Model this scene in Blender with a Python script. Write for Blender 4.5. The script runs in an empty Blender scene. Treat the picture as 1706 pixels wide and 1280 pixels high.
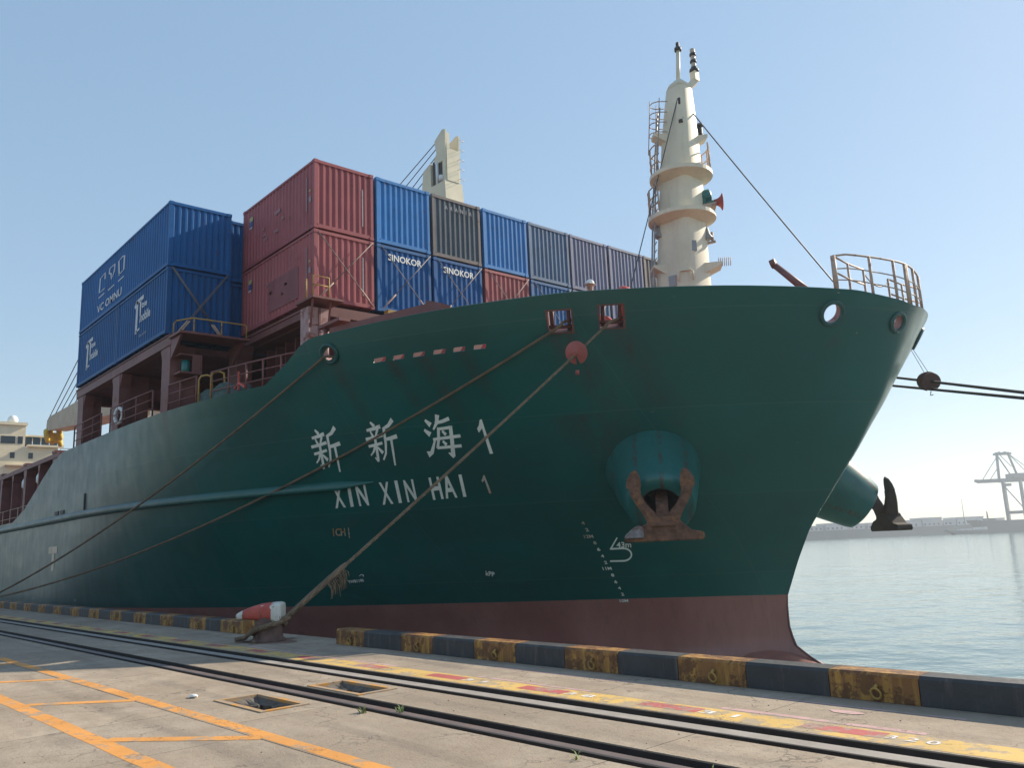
import bpy, bmesh, math, random
from mathutils import Vector, Matrix
random.seed(7)
R = math.radians
scene = bpy.context.scene
C = scene.collection

# ------------------------------------------------------------------ camera
cam_d = bpy.data.cameras.new('camera')
cam = bpy.data.objects.new('camera', cam_d); C.objects.link(cam)
_rt = Vector((0.655, 0.754, -0.042)); _dn = Vector((-0.171, 0.094, -0.981)); _fw = Vector((-0.736, 0.650, 0.190))
_fw.normalize(); _rt = (_rt - _fw * _rt.dot(_fw)).normalized(); _up = _rt.cross(_fw)
cam.matrix_world = Matrix(((_rt.x, _up.x, -_fw.x, 25.155), (_rt.y, _up.y, -_fw.y, -13.285), (_rt.z, _up.z, -_fw.z, 1.65), (0, 0, 0, 1)))
cam_d.sensor_width = 36; cam_d.lens = 1391.76 / 1706 * 36
cam_d.clip_start = 0.05; cam_d.clip_end = 6000
scene.camera = cam

# ------------------------------------------------------------------ sky and sun
SUN = Vector((0.27, 1.62, 1.0)).normalized()          # towards the sun
el = math.asin(SUN.z); az = math.atan2(SUN.x, SUN.y)
world = bpy.data.worlds.new('World'); scene.world = world; world.use_nodes = True
wn = world.node_tree; bg = wn.nodes['Background']
sky = wn.nodes.new('ShaderNodeTexSky'); sky.sky_type = 'NISHITA'; sky.sun_disc = False
sky.sun_elevation = el; sky.sun_rotation = az
sky.air_density = 1.0; sky.dust_density = 0.12; sky.ozone_density = 2.6; sky.altitude = 0
gm = wn.nodes.new('ShaderNodeGamma'); gm.inputs[1].default_value = .36          # added tone compression: evens out the sky and lifts the shade-side ambient
hs = wn.nodes.new('ShaderNodeHueSaturation'); hs.inputs['Saturation'].default_value = 1.64; hs.inputs['Value'].default_value = 1.66
wn.links.new(sky.outputs[0], gm.inputs[0]); wn.links.new(gm.outputs[0], hs.inputs['Color']); wn.links.new(hs.outputs[0], bg.inputs[0]); bg.inputs[1].default_value = 0.15
sl = bpy.data.lights.new('sun', 'SUN'); sl.energy = 4.1; sl.angle = R(0.53); sl.color = (1.0, 0.88, 0.71)
so = bpy.data.objects.new('sun', sl); C.objects.link(so)
so.rotation_euler = SUN.to_track_quat('Z', 'Y').to_euler(); so.location = (0, 0, 60)
scene.view_settings.view_transform = 'Standard'; scene.view_settings.look = 'None'
scene.view_settings.exposure = 0.87; scene.view_settings.gamma = 1; scene.view_settings.use_curve_mapping = False

# ------------------------------------------------------------------ materials
class NT:
    def __init__(s, name):
        s.m = bpy.data.materials.new(name); s.m.use_nodes = True
        s.t = s.m.node_tree; s.b = s.t.nodes['Principled BSDF']
        s.pos = s.n('ShaderNodeNewGeometry').outputs['Position']
    def n(s, typ, **kw):
        nd = s.t.nodes.new(typ)
        for k, v in kw.items(): setattr(nd, k, v)
        return nd
    def link(s, a, b): s.t.links.new(a, b)
    def mp(s, scale, src=None, loc=(0, 0, 0)):
        q = s.n('ShaderNodeMapping'); q.inputs['Scale'].default_value = scale; q.inputs['Location'].default_value = loc
        s.link(src or s.pos, q.inputs['Vector']); return q.outputs[0]
    def noise(s, scale=1.0, vec=None, detail=5, rough=.55):
        q = s.n('ShaderNodeTexNoise'); q.inputs['Scale'].default_value = scale; q.inputs['Detail'].default_value = detail
        q.inputs['Roughness'].default_value = rough; s.link(vec or s.pos, q.inputs['Vector']); return q.outputs['Fac']
    def ramp(s, fac, a, b, va=0.0, vb=1.0):
        q = s.n('ShaderNodeMapRange'); q.inputs['From Min'].default_value = a; q.inputs['From Max'].default_value = b
        q.inputs['To Min'].default_value = va; q.inputs['To Max'].default_value = vb
        s.link(fac, q.inputs['Value']); return q.outputs[0]
    def math(s, op, a, b=None, clamp=False):
        q = s.n('ShaderNodeMath', operation=op, use_clamp=clamp)
        for i, x in enumerate((a, b)):
            if x is None: continue
            if isinstance(x, (int, float)): q.inputs[i].default_value = x
            else: s.link(x, q.inputs[i])
        return q.outputs[0]
    def mix(s, fac, a, b):
        q = s.n('ShaderNodeMix', data_type='RGBA')
        for i, x in ((0, fac), (6, a), (7, b)):
            if isinstance(x, (int, float)): q.inputs[i].default_value = x
            elif isinstance(x, tuple): q.inputs[i].default_value = (*x, 1)
            else: s.link(x, q.inputs[i])
        return q.outputs[2]
    def xyz(s):
        q = s.n('ShaderNodeSeparateXYZ'); s.link(s.pos, q.inputs[0]); return q.outputs
    def base(s, c):
        if isinstance(c, tuple): s.b.inputs['Base Color'].default_value = (*c, 1)
        else: s.link(c, s.b.inputs['Base Color'])
    def rough(s, r):
        if isinstance(r, (int, float)): s.b.inputs['Roughness'].default_value = r
        else: s.link(r, s.b.inputs['Roughness'])
    def bump(s, h, strength=.3, dist=.01):
        q = s.n('ShaderNodeBump'); q.inputs['Strength'].default_value = strength; q.inputs['Distance'].default_value = dist
        s.link(h, q.inputs['Height']); s.link(q.outputs[0], s.b.inputs['Normal'])

def mul(c, k): return tuple(min(1, x * k) for x in c)
MATS = {}
def mat(name, col, rough=.6, var=.18, scale=1.5, rust=0.0, rustcol=(.16, .06, .025), streak=0.0, streakcol=(.12, .07, .05), bump=.15, bscale=30, metallic=0.0, rscale=1.3, spec=None):
    if name in MATS: return MATS[name]
    k = NT(name)
    f = k.ramp(k.noise(scale), .3, .7)
    c = k.mix(f, mul(col, 1 - var), mul(col, 1 + var))
    g = k.ramp(k.noise(scale * 9, detail=3), .35, .7)
    c = k.mix(k.math('MULTIPLY', g, .35), c, mul(col, 1 - var * .9))
    if streak:
        v = k.mp((5.0, 5.0, .22))
        st = k.ramp(k.noise(1.3, v, 6, .65), .52, .78)
        c = k.mix(k.math('MULTIPLY', st, streak), c, streakcol)
    if rust:
        rn = k.math('ADD', k.math('MULTIPLY', k.noise(rscale, detail=8, rough=.7), .75), k.math('MULTIPLY', k.noise(rscale * 6, detail=4, rough=.7), .25))
        rf = k.ramp(rn, .64 - rust * .28, .72 - rust * .22)
        c = k.mix(rf, c, rustcol)
        k.rough(k.ramp(rf, 0, 1, rough, .85))
    else: k.rough(rough)
    k.base(c); k.b.inputs['Metallic'].default_value = metallic
    if bump: k.bump(k.noise(bscale, detail=4), bump, .01)
    if spec is not None: k.b.inputs['Specular IOR Level'].default_value = spec
    MATS[name] = k.m; return k.m

# hull paint: green topsides, red boot topping, maroon inside
def hull_mat():
    k = NT('hull_paint'); x, y, z = k.xyz()
    lo = k.noise(.22, detail=6)
    green = k.mix(k.ramp(lo, .35, .65), (.0005, .088, .076), (.001, .122, .108))
    # old chalked paint towards the middle of the ship, with ragged front edge
    xx = k.math('ADD', x, k.math('MULTIPLY', k.math('SUBTRACT', k.noise(.5, k.mp((1, 1, .12)), 6, .7), .5), 9.0))
    xx = k.math('ADD', xx, k.math('MULTIPLY', z, -.55))
    ch = k.ramp(xx, -5.0, -16.5)
    st = k.ramp(k.noise(1.0, k.mp((2.2, 2.2, .12)), 7, .65), .3, .75)
    chalk = k.mix(st, (.058, .098, .092), (.135, .160, .150))
    green = k.mix(k.math('MULTIPLY', ch, .86), green, chalk)
    # horizontal fender scuffs
    sc = k.ramp(k.noise(1.0, k.mp((.22, .22, 9.0)), 7, .72), .66, .80)
    sz = k.math('MULTIPLY', k.ramp(z, 3.2, 1.0), k.ramp(z, -.1, .25))
    green = k.mix(k.math('MULTIPLY', k.math('MULTIPLY', sc, sz), .45), green, (.05, .15, .14))
    # little scrapes
    sp = k.ramp(k.noise(1.0, k.mp((1.6, 1.6, 3.2), loc=(3, 1, 7)), 10, .8), .64, .69)
    green = k.mix(k.math('MULTIPLY', sp, .55), green, (.12, .19, .18))
    sp2 = k.math('MULTIPLY', k.ramp(k.noise(1.0, k.mp((.5, .5, 14), loc=(3, 9, 1)), 8, .8), .70, .76), k.ramp(k.noise(.5, detail=3), .45, .6)); green = k.mix(k.math('MULTIPLY', sp2, .5), green, (.07, .15, .145))
    # rust runs
    rs = k.math('MULTIPLY', k.ramp(k.noise(1.0, k.mp((1.5, 1.5, .10), loc=(11, 0, 0)), 6, .7), .62, .76), k.ramp(k.noise(.35), .42, .62))
    green = k.mix(k.math('MULTIPLY', rs, .60), green, (.080, .052, .040))
    gp = k.ramp(k.noise(1.0, k.mp((.12, .12, .5), loc=(5, 2, 2)), 4, .6), .5, .75)
    green = k.mix(k.math('MULTIPLY', gp, .34), green, (.040, .040, .044))
    # rust and dirt runs under the openings and scuppers
    wz = k.noise(1.0, k.mp((2.6, 2.6, .16), loc=(7, 0, 3)), 6, .7); run = None
    for x0_, z0_, w_, l_ in ((3.6, 7.3, .35, 3.2), (5.3, 7.0, .30, 2.2), (6.2, 7.0, .35, 2.6), (7.3, 7.0, .30, 2.0), (9.7, 7.25, .55, 4.5), (10.8, 7.25, .50, 4.0), (-5.3, 6.9, .45, 2.2), (-13.8, 3.9, .30, 2.6), (-17.9, 3.9, .6, 1.8), (9.0, 5.2, .9, 4.0), (-20.5, 6.2, .5, 2.4)):
        gx_ = k.ramp(k.math('ABSOLUTE', k.math('SUBTRACT', x, x0_)), w_, 0)
        gz_ = k.math('MULTIPLY', k.ramp(z, z0_ - l_, z0_ - .1), k.math('LESS_THAN', z, z0_))
        g_ = k.math('MULTIPLY', gx_, gz_); run = g_ if run is None else k.math('MAXIMUM', run, g_)
    run = k.math('MULTIPLY', run, k.ramp(wz, .34, .62)); green = k.mix(k.math('MULTIPLY', run, .75), green, (.050, .034, .028))
    # welded plate seams (fine lines)
    def seam(v, pitch, off, w):
        f = k.math('FRACT', k.math('ADD', k.math('DIVIDE', v, pitch), off))
        return k.math('LESS_THAN', k.math('ABSOLUTE', k.math('SUBTRACT', f, .5)), w)
    sm = k.math('MAXIMUM', seam(z, 2.35, .27, .006), seam(x, 7.3, .1, .0016))
    green = k.mix(k.math('MULTIPLY', sm, .42), green, (.05, .13, .125))
    # every plate was painted and patched at its own time: small tone steps from plate to plate
    cb = k.n('ShaderNodeCombineXYZ'); k.link(k.math('FLOOR', k.math('ADD', k.math('DIVIDE', x, 7.3), .6)), cb.inputs[0]); k.link(k.math('FLOOR', k.math('ADD', k.math('DIVIDE', z, 2.35), .77)), cb.inputs[1])
    wn_ = k.n('ShaderNodeTexWhiteNoise'); k.link(cb.outputs[0], wn_.inputs['Vector'])
    green = k.mix(k.ramp(wn_.outputs['Value'], 0, 1, 0, .22), green, (.010, .050, .050))
    tp = k.math('MULTIPLY', k.ramp(k.noise(.8, k.mp((.7, .7, 1.4), loc=(9, 4, 2)), 3, .5), .61, .625), k.ramp(z, 2.6, .4)); green = k.mix(k.math('MULTIPLY', tp, .35), green, (.004, .125, .110))
    rl = k.noise(.6, k.mp((1, 1, .3)), 6, .65)
    red = k.mix(k.ramp(rl, .35, .68), (.33, .125, .102), (.43, .185, .152))
    rd = k.ramp(k.noise(1.0, k.mp((2.6, 2.6, .14), loc=(2, 0, 0)), 6, .7), .55, .75)
    red = k.mix(k.math('MULTIPLY', rd, .45), red, (.16, .080, .064))
    wl = k.math('ADD', z, k.math('MULTIPLY', k.math('SUBTRACT', k.noise(6), .5), .02))
    sc2 = k.ramp(k.noise(1.0, k.mp((.3, .3, 7), loc=(2, 6, 0)), 8, .75), .60, .72); red = k.mix(k.math('MULTIPLY', sc2, .40), red, (.24, .16, .14))
    sl_ = k.math('MULTIPLY', k.ramp(z, -1.5, -2.4), k.ramp(k.noise(2.2, k.mp((1, 1, .5)), 6, .7), .35, .6)); red = k.mix(k.math('MULTIPLY', sl_, .5), red, (.11, .09, .065))
    c = k.mix(k.math('LESS_THAN', wl, -.17), green, red)
    k.base(c)
    r = k.ramp(k.noise(1.4), .3, .7, .30, .46)
    k.rough(k.math('ADD', r, k.math('MULTIPLY', ch, .10))); k.b.inputs['Specular IOR Level'].default_value = .42; k.b.inputs['Coat Weight'].default_value = .2; k.b.inputs['Coat IOR'].default_value = 1.7; k.b.inputs['Coat Roughness'].default_value = .35
    h = k.math('ADD', k.math('MULTIPLY', k.noise(.55, detail=2), 1.0), k.math('MULTIPLY', k.noise(14, detail=3), .025))
    pan = k.math('MULTIPLY', k.math('SINE', k.math('MULTIPLY', x, 8.6)), k.math('SINE', k.math('MULTIPLY', z, 2.67))); h = k.math('ADD', h, k.math('MULTIPLY', k.math('MULTIPLY', pan, k.noise(.7, detail=2)), .16)); h = k.math('ADD', h, k.math('MULTIPLY', sm, .035))
    k.bump(h, .6, .06)
    return k.m
M_HULL = hull_mat()
M_INNER = mat('maroon_inside', (.15, .05, .045), .6, rust=.2)
M_MAROON = mat('maroon_steel', (.185, .066, .058), .55, .22, rust=.25, streak=.3)
M_PALE = mat('faded_red_steel', (.42, .27, .26), .6, .2, rust=.45, rustcol=(.22, .075, .055), streak=.5, streakcol=(.2, .08, .06), rscale=2.5)
M_DECK = mat('deck_paint', (.17, .07, .06), .7, rust=.3)
M_GREEN = mat('green_steel', (.006, .075, .07), .35, .15, bump=.1)
YC = 10.2
def pocket_mat():
    k = NT('pocket_paint'); x, y, z = k.xyz()
    c = k.mix(k.ramp(k.noise(1.2), .3, .7), (.008, .105, .095), (.018, .145, .135))
    ay = k.math('ABSOLUTE', k.math('SUBTRACT', y, YC)); cc = k.math('SUBTRACT', k.math('MULTIPLY', x, .78), k.math('MULTIPLY', ay, .62))
    w = k.math('COSINE', k.math('MULTIPLY', k.math('ADD', k.math('SUBTRACT', cc, 4.97), k.math('MULTIPLY', k.math('SUBTRACT', k.noise(6), .5), .12)), 9.2))
    stripe = k.math('MULTIPLY', k.ramp(w, .80, .95), k.ramp(k.noise(7, k.mp((1, 1, .5)), 7, .75), .44, .58))
    c = k.mix(k.math('MULTIPLY', stripe, .8), c, (.085, .03, .018))
    d = k.ramp(k.noise(1.0, k.mp((6, 6, .5)), 6, .7), .5, .8)
    c = k.mix(k.math('MULTIPLY', d, .4), c, (.07, .09, .09))
    k.base(c); k.rough(.28); k.bump(k.noise(5), .15, .03); return k.m
M_POCKET = pocket_mat()
M_LETTER = mat('letter_white', (.86, .87, .80), .6, .12, scale=2.5, rust=.10, rustcol=(.34, .22, .12), rscale=3.0)
M_LETTER_R = mat('letter_rusty', (.55, .50, .42), .65, .15, scale=3, rust=.62, rustcol=(.42, .21, .06), rscale=2.0)
M_CREAM = mat('cream_paint', (.70, .62, .44), .5, .10, scale=.8, streak=.15, streakcol=(.4, .3, .18), bump=.05)
M_CREAM2 = mat('cream_mast', (.78, .69, .52), .5, .12, scale=.8, streak=.38, streakcol=(.45, .36, .25), bump=.08, rust=.06, rustcol=(.35, .2, .1), rscale=3)
M_CREAMD = mat('cream_shabby', (.50, .40, .28), .6, .15, scale=.8, rust=.15, rustcol=(.3, .16, .08))
M_WHITE = mat('white_paint', (.75, .75, .73), .4, .06)
M_GLASS = mat('dark_glass', (.02, .03, .04), .12, .1, bump=0)
M_DARK = mat('dark_steel', (.035, .034, .036), .6, .2)
M_RUST = mat('rusty_iron', (.15, .068, .040), .85, .55, scale=5, rust=.48, rustcol=(.27, .115, .045), bump=.6, bscale=18)
M_RUSTW = mat('scaled_iron', (.25, .23, .235), .85, .4, scale=9, rust=.55, rustcol=(.15, .08, .06), rscale=3, bump=.6, bscale=18)
M_REDP = mat('red_paint', (.50, .06, .04), .5, .15, rust=.12)
M_YEL = mat('yellow_rail', (.42, .26, .06), .6, .2, rust=.38, rscale=3)
M_RAILC = mat('rail_rusty_cream', (.50, .36, .27), .6, .15, rust=.42, rustcol=(.26, .10, .06), rscale=4)
M_GREY = mat('grey_steel', (.32, .33, .34), .45, .15)
M_ROPE = None
def rope_mat():
    k = NT('rope_fibre')
    w = k.n('ShaderNodeTexWave'); w.inputs['Scale'].default_value = 9; w.inputs['Distortion'].default_value = 1.2
    k.link(k.mp((1, 1, 1)), w.inputs['Vector'])
    c = k.mix(k.ramp(k.noise(2.5), .3, .7), (.17, .115, .070), (.29, .21, .135))
    c = k.mix(k.math('MULTIPLY', w.outputs['Fac'], .45), c, (.09, .06, .04))
    k.base(c); k.rough(.9); k.bump(w.outputs['Fac'], .8, .02); return k.m
M_ROPE = rope_mat()
M_ROPED = mat('dark_rope', (.05, .045, .042), .9, .3, scale=6, bump=.6)
M_WIRE = mat('wire', (.05, .05, .055), .5, .1, bump=0)

# ------------------------------------------------------------------ geometry helpers
ORG = {}
class MB:
    def __init__(s): s.v = []; s.f = []; s.mi = []; s.sm = []
    def add(s, vs, fs, mi=0, sm=False):
        o = len(s.v); s.v += [tuple(v) for v in vs]; s.f += [tuple(i + o for i in f) for f in fs]
        s.mi += [mi] * len(fs); s.sm += [sm] * len(fs); return s
    def box(s, x0, x1, y0, y1, z0, z1, mi=0):
        vs = [(x, y, z) for z in (z0, z1) for y in (y0, y1) for x in (x0, x1)]
        return s.add(vs, [(0, 2, 3, 1), (4, 5, 7, 6), (0, 1, 5, 4), (2, 6, 7, 3), (0, 4, 6, 2), (1, 3, 7, 5)], mi)
    def obox(s, c, ax, ay, az, mi=0):
        c = Vector(c); ax = Vector(ax); ay = Vector(ay); az = Vector(az)
        vs = [c + ax * i + ay * j + az * k for k in (-1, 1) for j in (-1, 1) for i in (-1, 1)]
        return s.add(vs, [(0, 2, 3, 1), (4, 5, 7, 6), (0, 1, 5, 4), (2, 6, 7, 3), (0, 4, 6, 2), (1, 3, 7, 5)], mi)
    def bar(s, p, q, w, h=None, mi=0):
        p = Vector(p); q = Vector(q); h = h or w; d = (q - p)
        u = d.cross(Vector((0, 0, 1)))
        if u.length < 1e-4 * d.length: u = Vector((0, 1, 0))
        u.normalize(); t = u.cross(d).normalized()
        return s.obox((p + q) / 2, d / 2, u * w / 2, t * h / 2, mi)
    def tube(s, pts, r, n=8, mi=0, cap=True, sm=True):
        pts = [Vector(p) for p in pts]; rr = r if isinstance(r, (list, tuple)) else [r] * len(pts)
        ref = None; o = len(s.v); vs = []
        for i, p in enumerate(pts):
            d = (pts[min(i + 1, len(pts) - 1)] - pts[max(i - 1, 0)]).normalized()
            if ref is None:
                ref = d.cross(Vector((0, 0, 1)))
                if ref.length < .05: ref = d.cross(Vector((0, 1, 0)))
            ref = (ref - d * ref.dot(d)).normalized(); t = d.cross(ref)
            for j in range(n):
                a = 2 * math.pi * j / n
                vs.append(p + (ref * math.cos(a) + t * math.sin(a)) * rr[i])
        fs = [(i * n + j, i * n + (j + 1) % n, (i + 1) * n + (j + 1) % n, (i + 1) * n + j) for i in range(len(pts) - 1) for j in range(n)]
        s.add(vs, fs, mi, sm)
        if cap:
            s.f += [tuple(o + j for j in reversed(range(n))), tuple(o + (len(pts) - 1) * n + j for j in range(n))]; s.mi += [mi] * 2; s.sm += [False] * 2
        return s
    def loft(s, rings, mi=0, sm=True, cap=True, closed=True):
        n = len(rings[0]); o = len(s.v); vs = [v for r in rings for v in r]
        m = n if closed else n - 1
        fs = [(i * n + j, i * n + (j + 1) % n, (i + 1) * n + (j + 1) % n, (i + 1) * n + j) for i in range(len(rings) - 1) for j in range(m)]
        s.add(vs, fs, mi, sm)
        if cap:
            s.f += [tuple(o + j for j in reversed(range(n))), tuple(o + (len(rings) - 1) * n + j for j in range(n))]; s.mi += [mi] * 2; s.sm += [False] * 2
        return s
    def prism(s, pts, o, e1, e2, nrm, mi=0):
        o = Vector(o); e1 = Vector(e1); e2 = Vector(e2); nrm = Vector(nrm); k = len(pts)
        a = [o + e1 * p[0] + e2 * p[1] - nrm / 2 for p in pts]; b = [v + nrm for v in a]
        fs = [tuple(reversed(range(k))), tuple(range(k, 2 * k))] + [(i, (i + 1) % k, k + (i + 1) % k, k + i) for i in range(k)]
        return s.add(a + b, fs, mi)
    def torus(s, c, nrm, Rr, r, n=24, m=8, mi=0):
        c = Vector(c); nrm = Vector(nrm).normalized(); u = nrm.orthogonal().normalized(); w = nrm.cross(u)
        vs = []
        for i in range(n):
            a = 2 * math.pi * i / n; d = u * math.cos(a) + w * math.sin(a)
            for j in range(m):
                b = 2 * math.pi * j / m; vs.append(c + d * (Rr + r * math.cos(b)) + nrm * r * math.sin(b))
        return s.add(vs, [(i * m + j, ((i + 1) % n) * m + j, ((i + 1) % n) * m + (j + 1) % m, i * m + (j + 1) % m) for i in range(n) for j in range(m)], mi, True)
    def build(s, name, mats, parent=None, org=None, bevel=0, fix=True):
        if not isinstance(mats, (list, tuple)): mats = [mats]
        if parent is not None: o = ORG[parent.name]
        elif org is not None: o = Vector(org)
        else:
            xs = [v[0] for v in s.v]; ys = [v[1] for v in s.v]; zs = [v[2] for v in s.v]
            o = Vector(((min(xs) + max(xs)) / 2, (min(ys) + max(ys)) / 2, min(zs)))
        me = bpy.data.meshes.new(name); me.from_pydata([(v[0] - o.x, v[1] - o.y, v[2] - o.z) for v in s.v], [], s.f)
        for m in mats: me.materials.append(m)
        me.polygons.foreach_set('material_index', s.mi); me.polygons.foreach_set('use_smooth', s.sm)
        if fix or bevel:
            bm = bmesh.new(); bm.from_mesh(me)
            if fix: bmesh.ops.recalc_face_normals(bm, faces=bm.faces)
            if bevel: bmesh.ops.bevel(bm, geom=bm.edges[:], offset=bevel, segments=1, affect='EDGES', clamp_overlap=True)
            bm.to_mesh(me); bm.free()
        ob = bpy.data.objects.new(name, me); C.objects.link(ob)
        if parent is not None: ob.parent = parent
        else: ob.location = o
        ORG[ob.name] = o
        return ob
def empty(name, loc):
    o = bpy.data.objects.new(name, None); C.objects.link(o); o.location = loc; o.empty_display_size = .3
    ORG[o.name] = Vector(loc); return o
def tag(o, label=None, cat=None, group=None, kind=None):
    if label: o['label'] = label
    if cat: o['category'] = cat
    if group: o['group'] = group
    if kind: o['kind'] = kind
    return o
def sagged(a, b, sag, n=24):
    a = Vector(a); b = Vector(b)
    return [a.lerp(b, i / n) - Vector((0, 0, 4 * sag * (i / n) * (1 - i / n))) for i in range(n + 1)]
def text_geo(body, off=0.0, shear=0.0):
    cu = bpy.data.curves.new('t', 'FONT'); cu.body = body; cu.resolution_u = 3; cu.offset = off
    ob = bpy.data.objects.new('t', cu); C.objects.link(ob)
    dg = bpy.context.evaluated_depsgraph_get(); dg.update()
    me = bpy.data.meshes.new_from_object(ob.evaluated_get(dg))
    vs = [tuple(v.co[:2]) for v in me.vertices]; fs = [tuple(p.vertices) for p in me.polygons]
    bpy.data.objects.remove(ob); bpy.data.curves.remove(cu); bpy.data.meshes.remove(me)
    xs = [v[0] for v in vs]; ys = [v[1] for v in vs]; w = max(xs) - min(xs); h = max(ys) - min(ys)
    return [((v[0] - min(xs)) / w, (v[1] - min(ys)) / h) for v in vs], fs, w / h
def strokes_geo(strokes):
    """brush strokes -> thin quads in the unit square; stroke = (points, start width, end width)"""
    vs = []; fs = []
    for pts, w0, w1 in strokes:
        n = len(pts); o = len(vs)
        for i, p in enumerate(pts):
            a = pts[max(i - 1, 0)]; b = pts[min(i + 1, n - 1)]
            dx, dy = b[0] - a[0], b[1] - a[1]; l = math.hypot(dx, dy); w = (w0 + (w1 - w0) * i / (n - 1)) / 2
            ex, ey = dx / l, dy / l
            px, py = p
            if i == 0: px -= ex * w * .6; py -= ey * w * .6
            if i == n - 1: px += ex * w * .4; py += ey * w * .4
            vs += [(px - ey * w, py + ex * w), (px + ey * w, py - ex * w)]
        fs += [(o + 2 * i, o + 2 * i + 1, o + 2 * i + 3, o + 2 * i + 2) for i in range(n - 1)]
    return vs, fs

# ------------------------------------------------------------------ hull shape
YC = 10.2; HB = 13.6
ZK = [-3.2, -2.7, -2.26, -1.91, -1.63, -1.13, -.6, -.18, .84, 1.8, 2.65, 3.96, 5.38, 6.3, 6.9, 7.5, 8.3]
XT = [13.2, 12.6, 11.97, 11.35, 10.95, 10.81, 10.8, 10.84, 11.3, 11.81, 12.49, 13.52, 14.46, 14.94, 15.24, 15.53, 15.95]
CK = [1.5, 1.45, 1.4, 1.35, 1.3, 1.25, 1.2, 1.15, 1.03, .95, .90, .83, .76, .715, .685, .66, .63]
AK = [1.8, 1.83, 1.86, 1.9, 1.93, 1.96, 2.0, 2.0, 2.07, 2.13, 2.2, 2.28, 2.37, 2.44, 2.49, 2.54, 2.6]
XS = [-24, -23.7, -23.3, -23, -22.5, -22, -21, -20, -19, -18, -17, -15.5, -13.7, -12.5, -11.5, -10.7, -10]
def lin(z, vs):
    if z <= ZK[0]: return vs[0]
    for i in range(len(ZK) - 1):
        if z <= ZK[i + 1]:
            f = (z - ZK[i]) / (ZK[i + 1] - ZK[i]); return vs[i] + (vs[i + 1] - vs[i]) * f
    return vs[-1]
_cache = {}
def par(z):
    k = round(z, 4)
    if k not in _cache: _cache[k] = (lin(z, XS), lin(z, XT), lin(z, AK), lin(z, CK))
    return _cache[k]
def HBr(x, z):
    xs, xt, a, c = par(z); u = min(max((x - xs) / (xt - xs), 0), 1); return HB * (1 - u ** a) ** c
def stbd(x, z, off=0.0):                 # point on the starboard skin, moved outwards by off
    b = HBr(x, z)
    if off:
        e = .05; nx = -(HBr(x + e, z) - HBr(x - e, z)) / (2 * e); nz = -(HBr(x, z + e) - HBr(x, z - e)) / (2 * e)
        l = math.sqrt(1 + nx * nx + nz * nz)
        return Vector((x + nx / l * off, YC - b - off / l, z + nz / l * off))
    return Vector((x, YC - b, z))
def stbd_n(x, z):
    e = .05; return Vector((-(HBr(x + e, z) - HBr(x - e, z)) / (2 * e), -1, -(HBr(x, z + e) - HBr(x, z - e)) / (2 * e))).normalized()
PW = 1.7
def xof(s, z):
    xs, xt, a, c = par(z)
    if s >= 0: return xs + (xt - xs) * (1 - (1 - s) ** PW)
    return xs + s * (xs + 122.0)
def sof(x, z):
    xs, xt, a, c = par(z)
    return 1 - (1 - (x - xs) / (xt - xs)) ** (1 / PW)
def ztop(x):
    pts = [(-200, 4.05), (-22.7, 4.05), (-17.9, 6.85), (-8, 6.85), (1.3, 6.92), (2.15, 7.50), (2.5, 7.85), (2.9, 7.98), (7, 8.10), (10, 8.14), (13, 8.06), (15, 7.98), (15.5, 7.85), (15.85, 7.6), (17, 7.55)]
    for (x0, z0), (x1, z1) in zip(pts, pts[1:]):
        if x <= x1: return z0 + (z1 - z0) * (x - x0) / (x1 - x0)
    return pts[-1][1]
ZS = 3.6
def hp(s, t):                            # t<=0: z = ZS + t (absolute) ; t in 0..1 up to the edge
    if t <= 0: z = ZS + t
    else: z = ZS + t * (ztop(xof(s, 7.6)) - ZS)
    x = xof(s, z)
    b = HB if s <= 0 else HBr(x, z)
    if s < -.86: b = HB * max(0.0, 1 - ((-s - .86) / .14) ** 2.2 * .75)
    return Vector((x, b, z))

# ================================================================== SHIP
ship = empty('container_ship', (-55, YC, -2.8))
tag(ship, 'green container ship with red bottom and white bow lettering moored at the quay', 'ship')

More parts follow.
